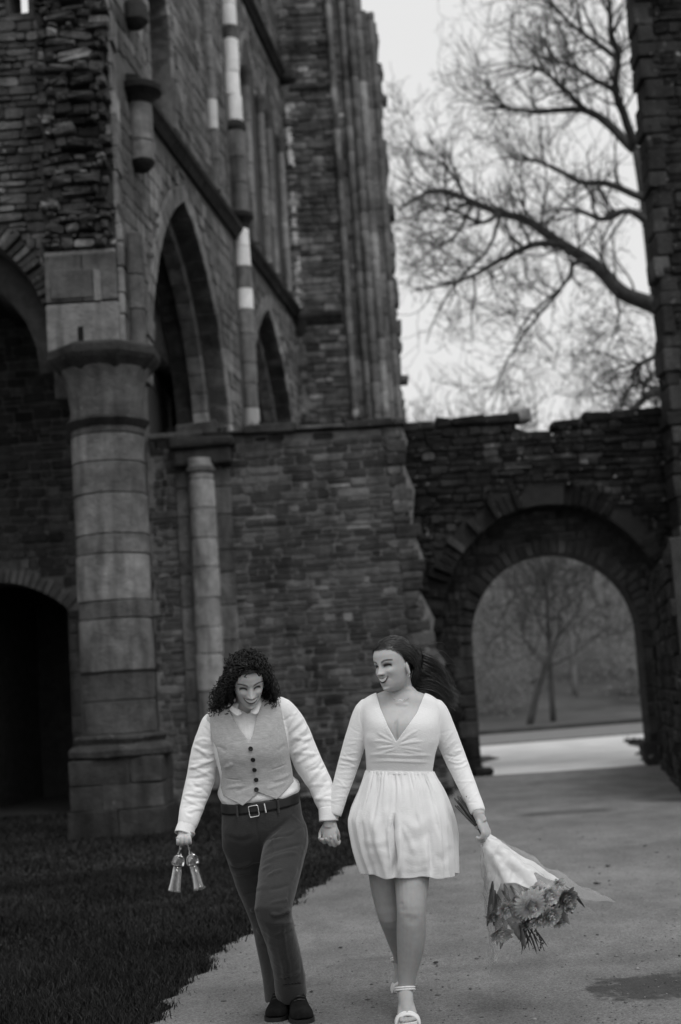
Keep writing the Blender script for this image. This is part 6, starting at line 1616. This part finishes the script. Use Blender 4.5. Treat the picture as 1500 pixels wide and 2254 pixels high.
for x_, y_, d_, n_, r_, tn_ in ((1140, 2012, 6.18, 46, .034, .5), (1186, 2022, 6.19, 50, .036, .62), (1252, 1992, 6.22, 44, .034, .5), (1085, 2015, 6.2, 40, .03, .3), (1180, 1952, 6.18, 44, .032, .7), (1225, 1945, 6.2, 40, .03, .66), (1160, 2030, 6.2, 40, .03, .28)):
    petals(at(x_, y_, d_), out_d(x_, y_), n_, 1.6, r_, r_ * .3, tn_, 'small_flower')
def leaf(b, tip, w, tone, name='leaf', bend=.02, tw=0.0):
    b, tip = np.asarray(b), np.asarray(tip); L_ = np.linalg.norm(tip - b); d = nrm(tip - b); sd = nrm(np.cross(d, [.2 + tw, 1, .1])); up = np.cross(sd, d); P_ = []
    for t in np.linspace(0, 1, 9):
        wd = w * (math.sin(math.pi * min(t * .92 + .06, 1)) ** .8); c = b + (tip - b) * t + up * bend * math.sin(math.pi * t); P_ += [c - sd * wd, c + up * wd * .3, c + sd * wd]
    o = obj(name, np.array(P_), grid_faces(9, 3, False), BLEAF, bq, smooth=True); o.color = (tone,) * 3 + (1,); solid(o, .0008, 0); return o
for (x0, y0, x1, y1, d0, d1, w, tn) in ((1130, 2010, 1158, 2087, 6.24, 6.18, .017, .10), (1160, 2030, 1150, 2086, 6.24, 6.2, .012, .07), (1225, 1995, 1256, 2036, 6.22, 6.18, .013, .16), (1180, 2005, 1166, 2044, 6.2, 6.16, .013, .17), (1125, 2005, 1155, 2030, 6.19, 6.17, .013, .16),
        (1085, 1940, 1073, 2040, 6.22, 6.2, .013, .022), (1090, 1960, 1088, 2040, 6.22, 6.19, .014, .03), (1100, 2000, 1095, 2082, 6.22, 6.2, .015, .05), (1115, 2020, 1102, 2090, 6.22, 6.2, .014, .06), (1245, 1950, 1288, 1998, 6.24, 6.22, .008, .04), (1240, 1955, 1276, 1980, 6.22, 6.2, .007, .03),
        (1190, 2020, 1198, 2043, 6.21, 6.2, .006, .05), (1200, 1960, 1232, 1940, 6.19, 6.18, .012, .3), (1225, 1945, 1246, 1945, 6.19, 6.18, .008, .35), (1110, 1945, 1120, 1985, 6.19, 6.18, .010, .03), (1105, 1960, 1128, 1990, 6.2, 6.19, .008, .02), (1150, 2015, 1180, 2030, 6.22, 6.2, .01, .03),
        (1225, 1975, 1238, 2000, 6.21, 6.2, .008, .4), (1215, 1985, 1255, 2005, 6.22, 6.21, .006, .35), (1250, 1990, 1262, 2012, 6.24, 6.23, .012, .14), (1190, 1990, 1200, 2025, 6.25, 6.24, .02, .03), (1150, 2000, 1165, 2040, 6.28, 6.26, .025, .025), (1120, 1990, 1125, 2040, 6.28, 6.26, .025, .025), (1215, 1985, 1225, 2010, 6.28, 6.26, .025, .025)):
    leaf(at(x0, y0, d0), at(x1, y1, d1), w, tn, tw=g.normal(0, .5), bend=g.uniform(-.008, .014))
for k in range(34):     # foliage that fills the bunch
    a = g.uniform(0, 6.28); rr = .13 * math.sqrt(g.random()); b = bpt(g.uniform(.24, .33), a, rr * .8); e_ = bpt(g.uniform(.36, .47), a + g.normal(0, .3), rr * 1.15)
    leaf(b, e_, g.uniform(.010, .022), float(g.choice([.02, .03, .05, .09, .14])), tw=g.normal(0, .8), bend=g.uniform(-.01, .015))
for k in range(15):     # narrow palm leaflets
    a = g.uniform(-.6, .7); b = at(1142 + 40 * g.random(), 2035 + 12 * g.random(), 6.23); l_ = g.uniform(35, 60)
    leaf(b, at(*(to_px(b[None])[0][0] + math.sin(a) * l_, to_px(b[None])[1][0] + math.cos(a) * l_), 6.2), .0032, .03, 'leaflet', .004)
sp = spline(np.array([at(1176, 2020, 6.21), at(1182, 2050, 6.2), at(1192, 2075, 6.2), at(1199, 2094, 6.2)]), 24)
brr = obj('berry_sprig', *tube(sp, .0018, 6), STEM, bq)
for k in range(22):
    c = sp[int(4 + k * .88)] + np.array([g.normal(0, .008), g.normal(0, .006), g.normal(0, .003)]); o = obj('berry', *ellipsoid(c, .0045, .0045, .0045, n=7, m=8), BLEAF, brr, smooth=True); o.color = (.03,) * 3 + (1,)

# ------------------------------------------------------------------ bits lying on the path
g = np.random.default_rng(14)
LIT = Mat('dead_leaf').color(.02).rough(.8).m
LL = ['dead leaf on the path between the two walkers\' feet', 'upper of two dead leaves near the right edge of the path', 'lower of two dead leaves near the right edge of the path', 'curled dark leaf beside the tip of the bouquet wrap', 'tiny leaf on the path just above the bouquet wrap tip',
      'long thin leaf on the path right of the bouquet', 'long thin leaf on the path beside the front sandal leg', 'tiny leaf right of the front shin', 'tiny leaf under the right corner of the skirt hem', 'tiny leaf at the grass edge by the trouser knee', 'tiny leaf on the path right of the berry sprig',
      'tiny leaf on the path far right, level with the flowers', 'small leaf on the path above the wet patch', 'tiny leaf in the grass left of the trouser legs', 'thin twig-like leaf on the path between skirt and bouquet']
for k, (x, y, s_) in enumerate(((750, 2091, 9), (1420, 1866, 8), (1447, 1880, 7), (1315, 1949, 14), (1299, 1912, 5), (1340, 1910, 16), (960, 2125, 14), (1011, 2108, 4), (1004, 1938, 4), (648, 1984, 5), (1289, 2065, 5), (1389, 1951, 4), (1446, 2098, 5), (540, 2040, 5), (1000, 1928, 12))):
    v = ray(x, y); p = CAM + v * (-CAM[2] / v[2]); r_ = s_ / 2 * p[1] / F_PX; V = []
    n = 10
    for j in range(n):
        a = j * 2 * math.pi / n; q = r_ * (1 + .35 * math.sin(2 * a + k) + g.normal(0, .1)); V.append((p[0] + q * math.cos(a), p[1] + q * math.sin(a) * .8, .010 + .35 * r_ * abs(math.sin(a + k))))
    V.append((p[0], p[1], .008)); o = obj('fallen_leaf', np.array(V), [[j, (j + 1) % n, n] for j in range(n)], LIT); solid(o, .002)
    tag(o, LL[k], 'leaf', 'dead leaves scattered on the path')
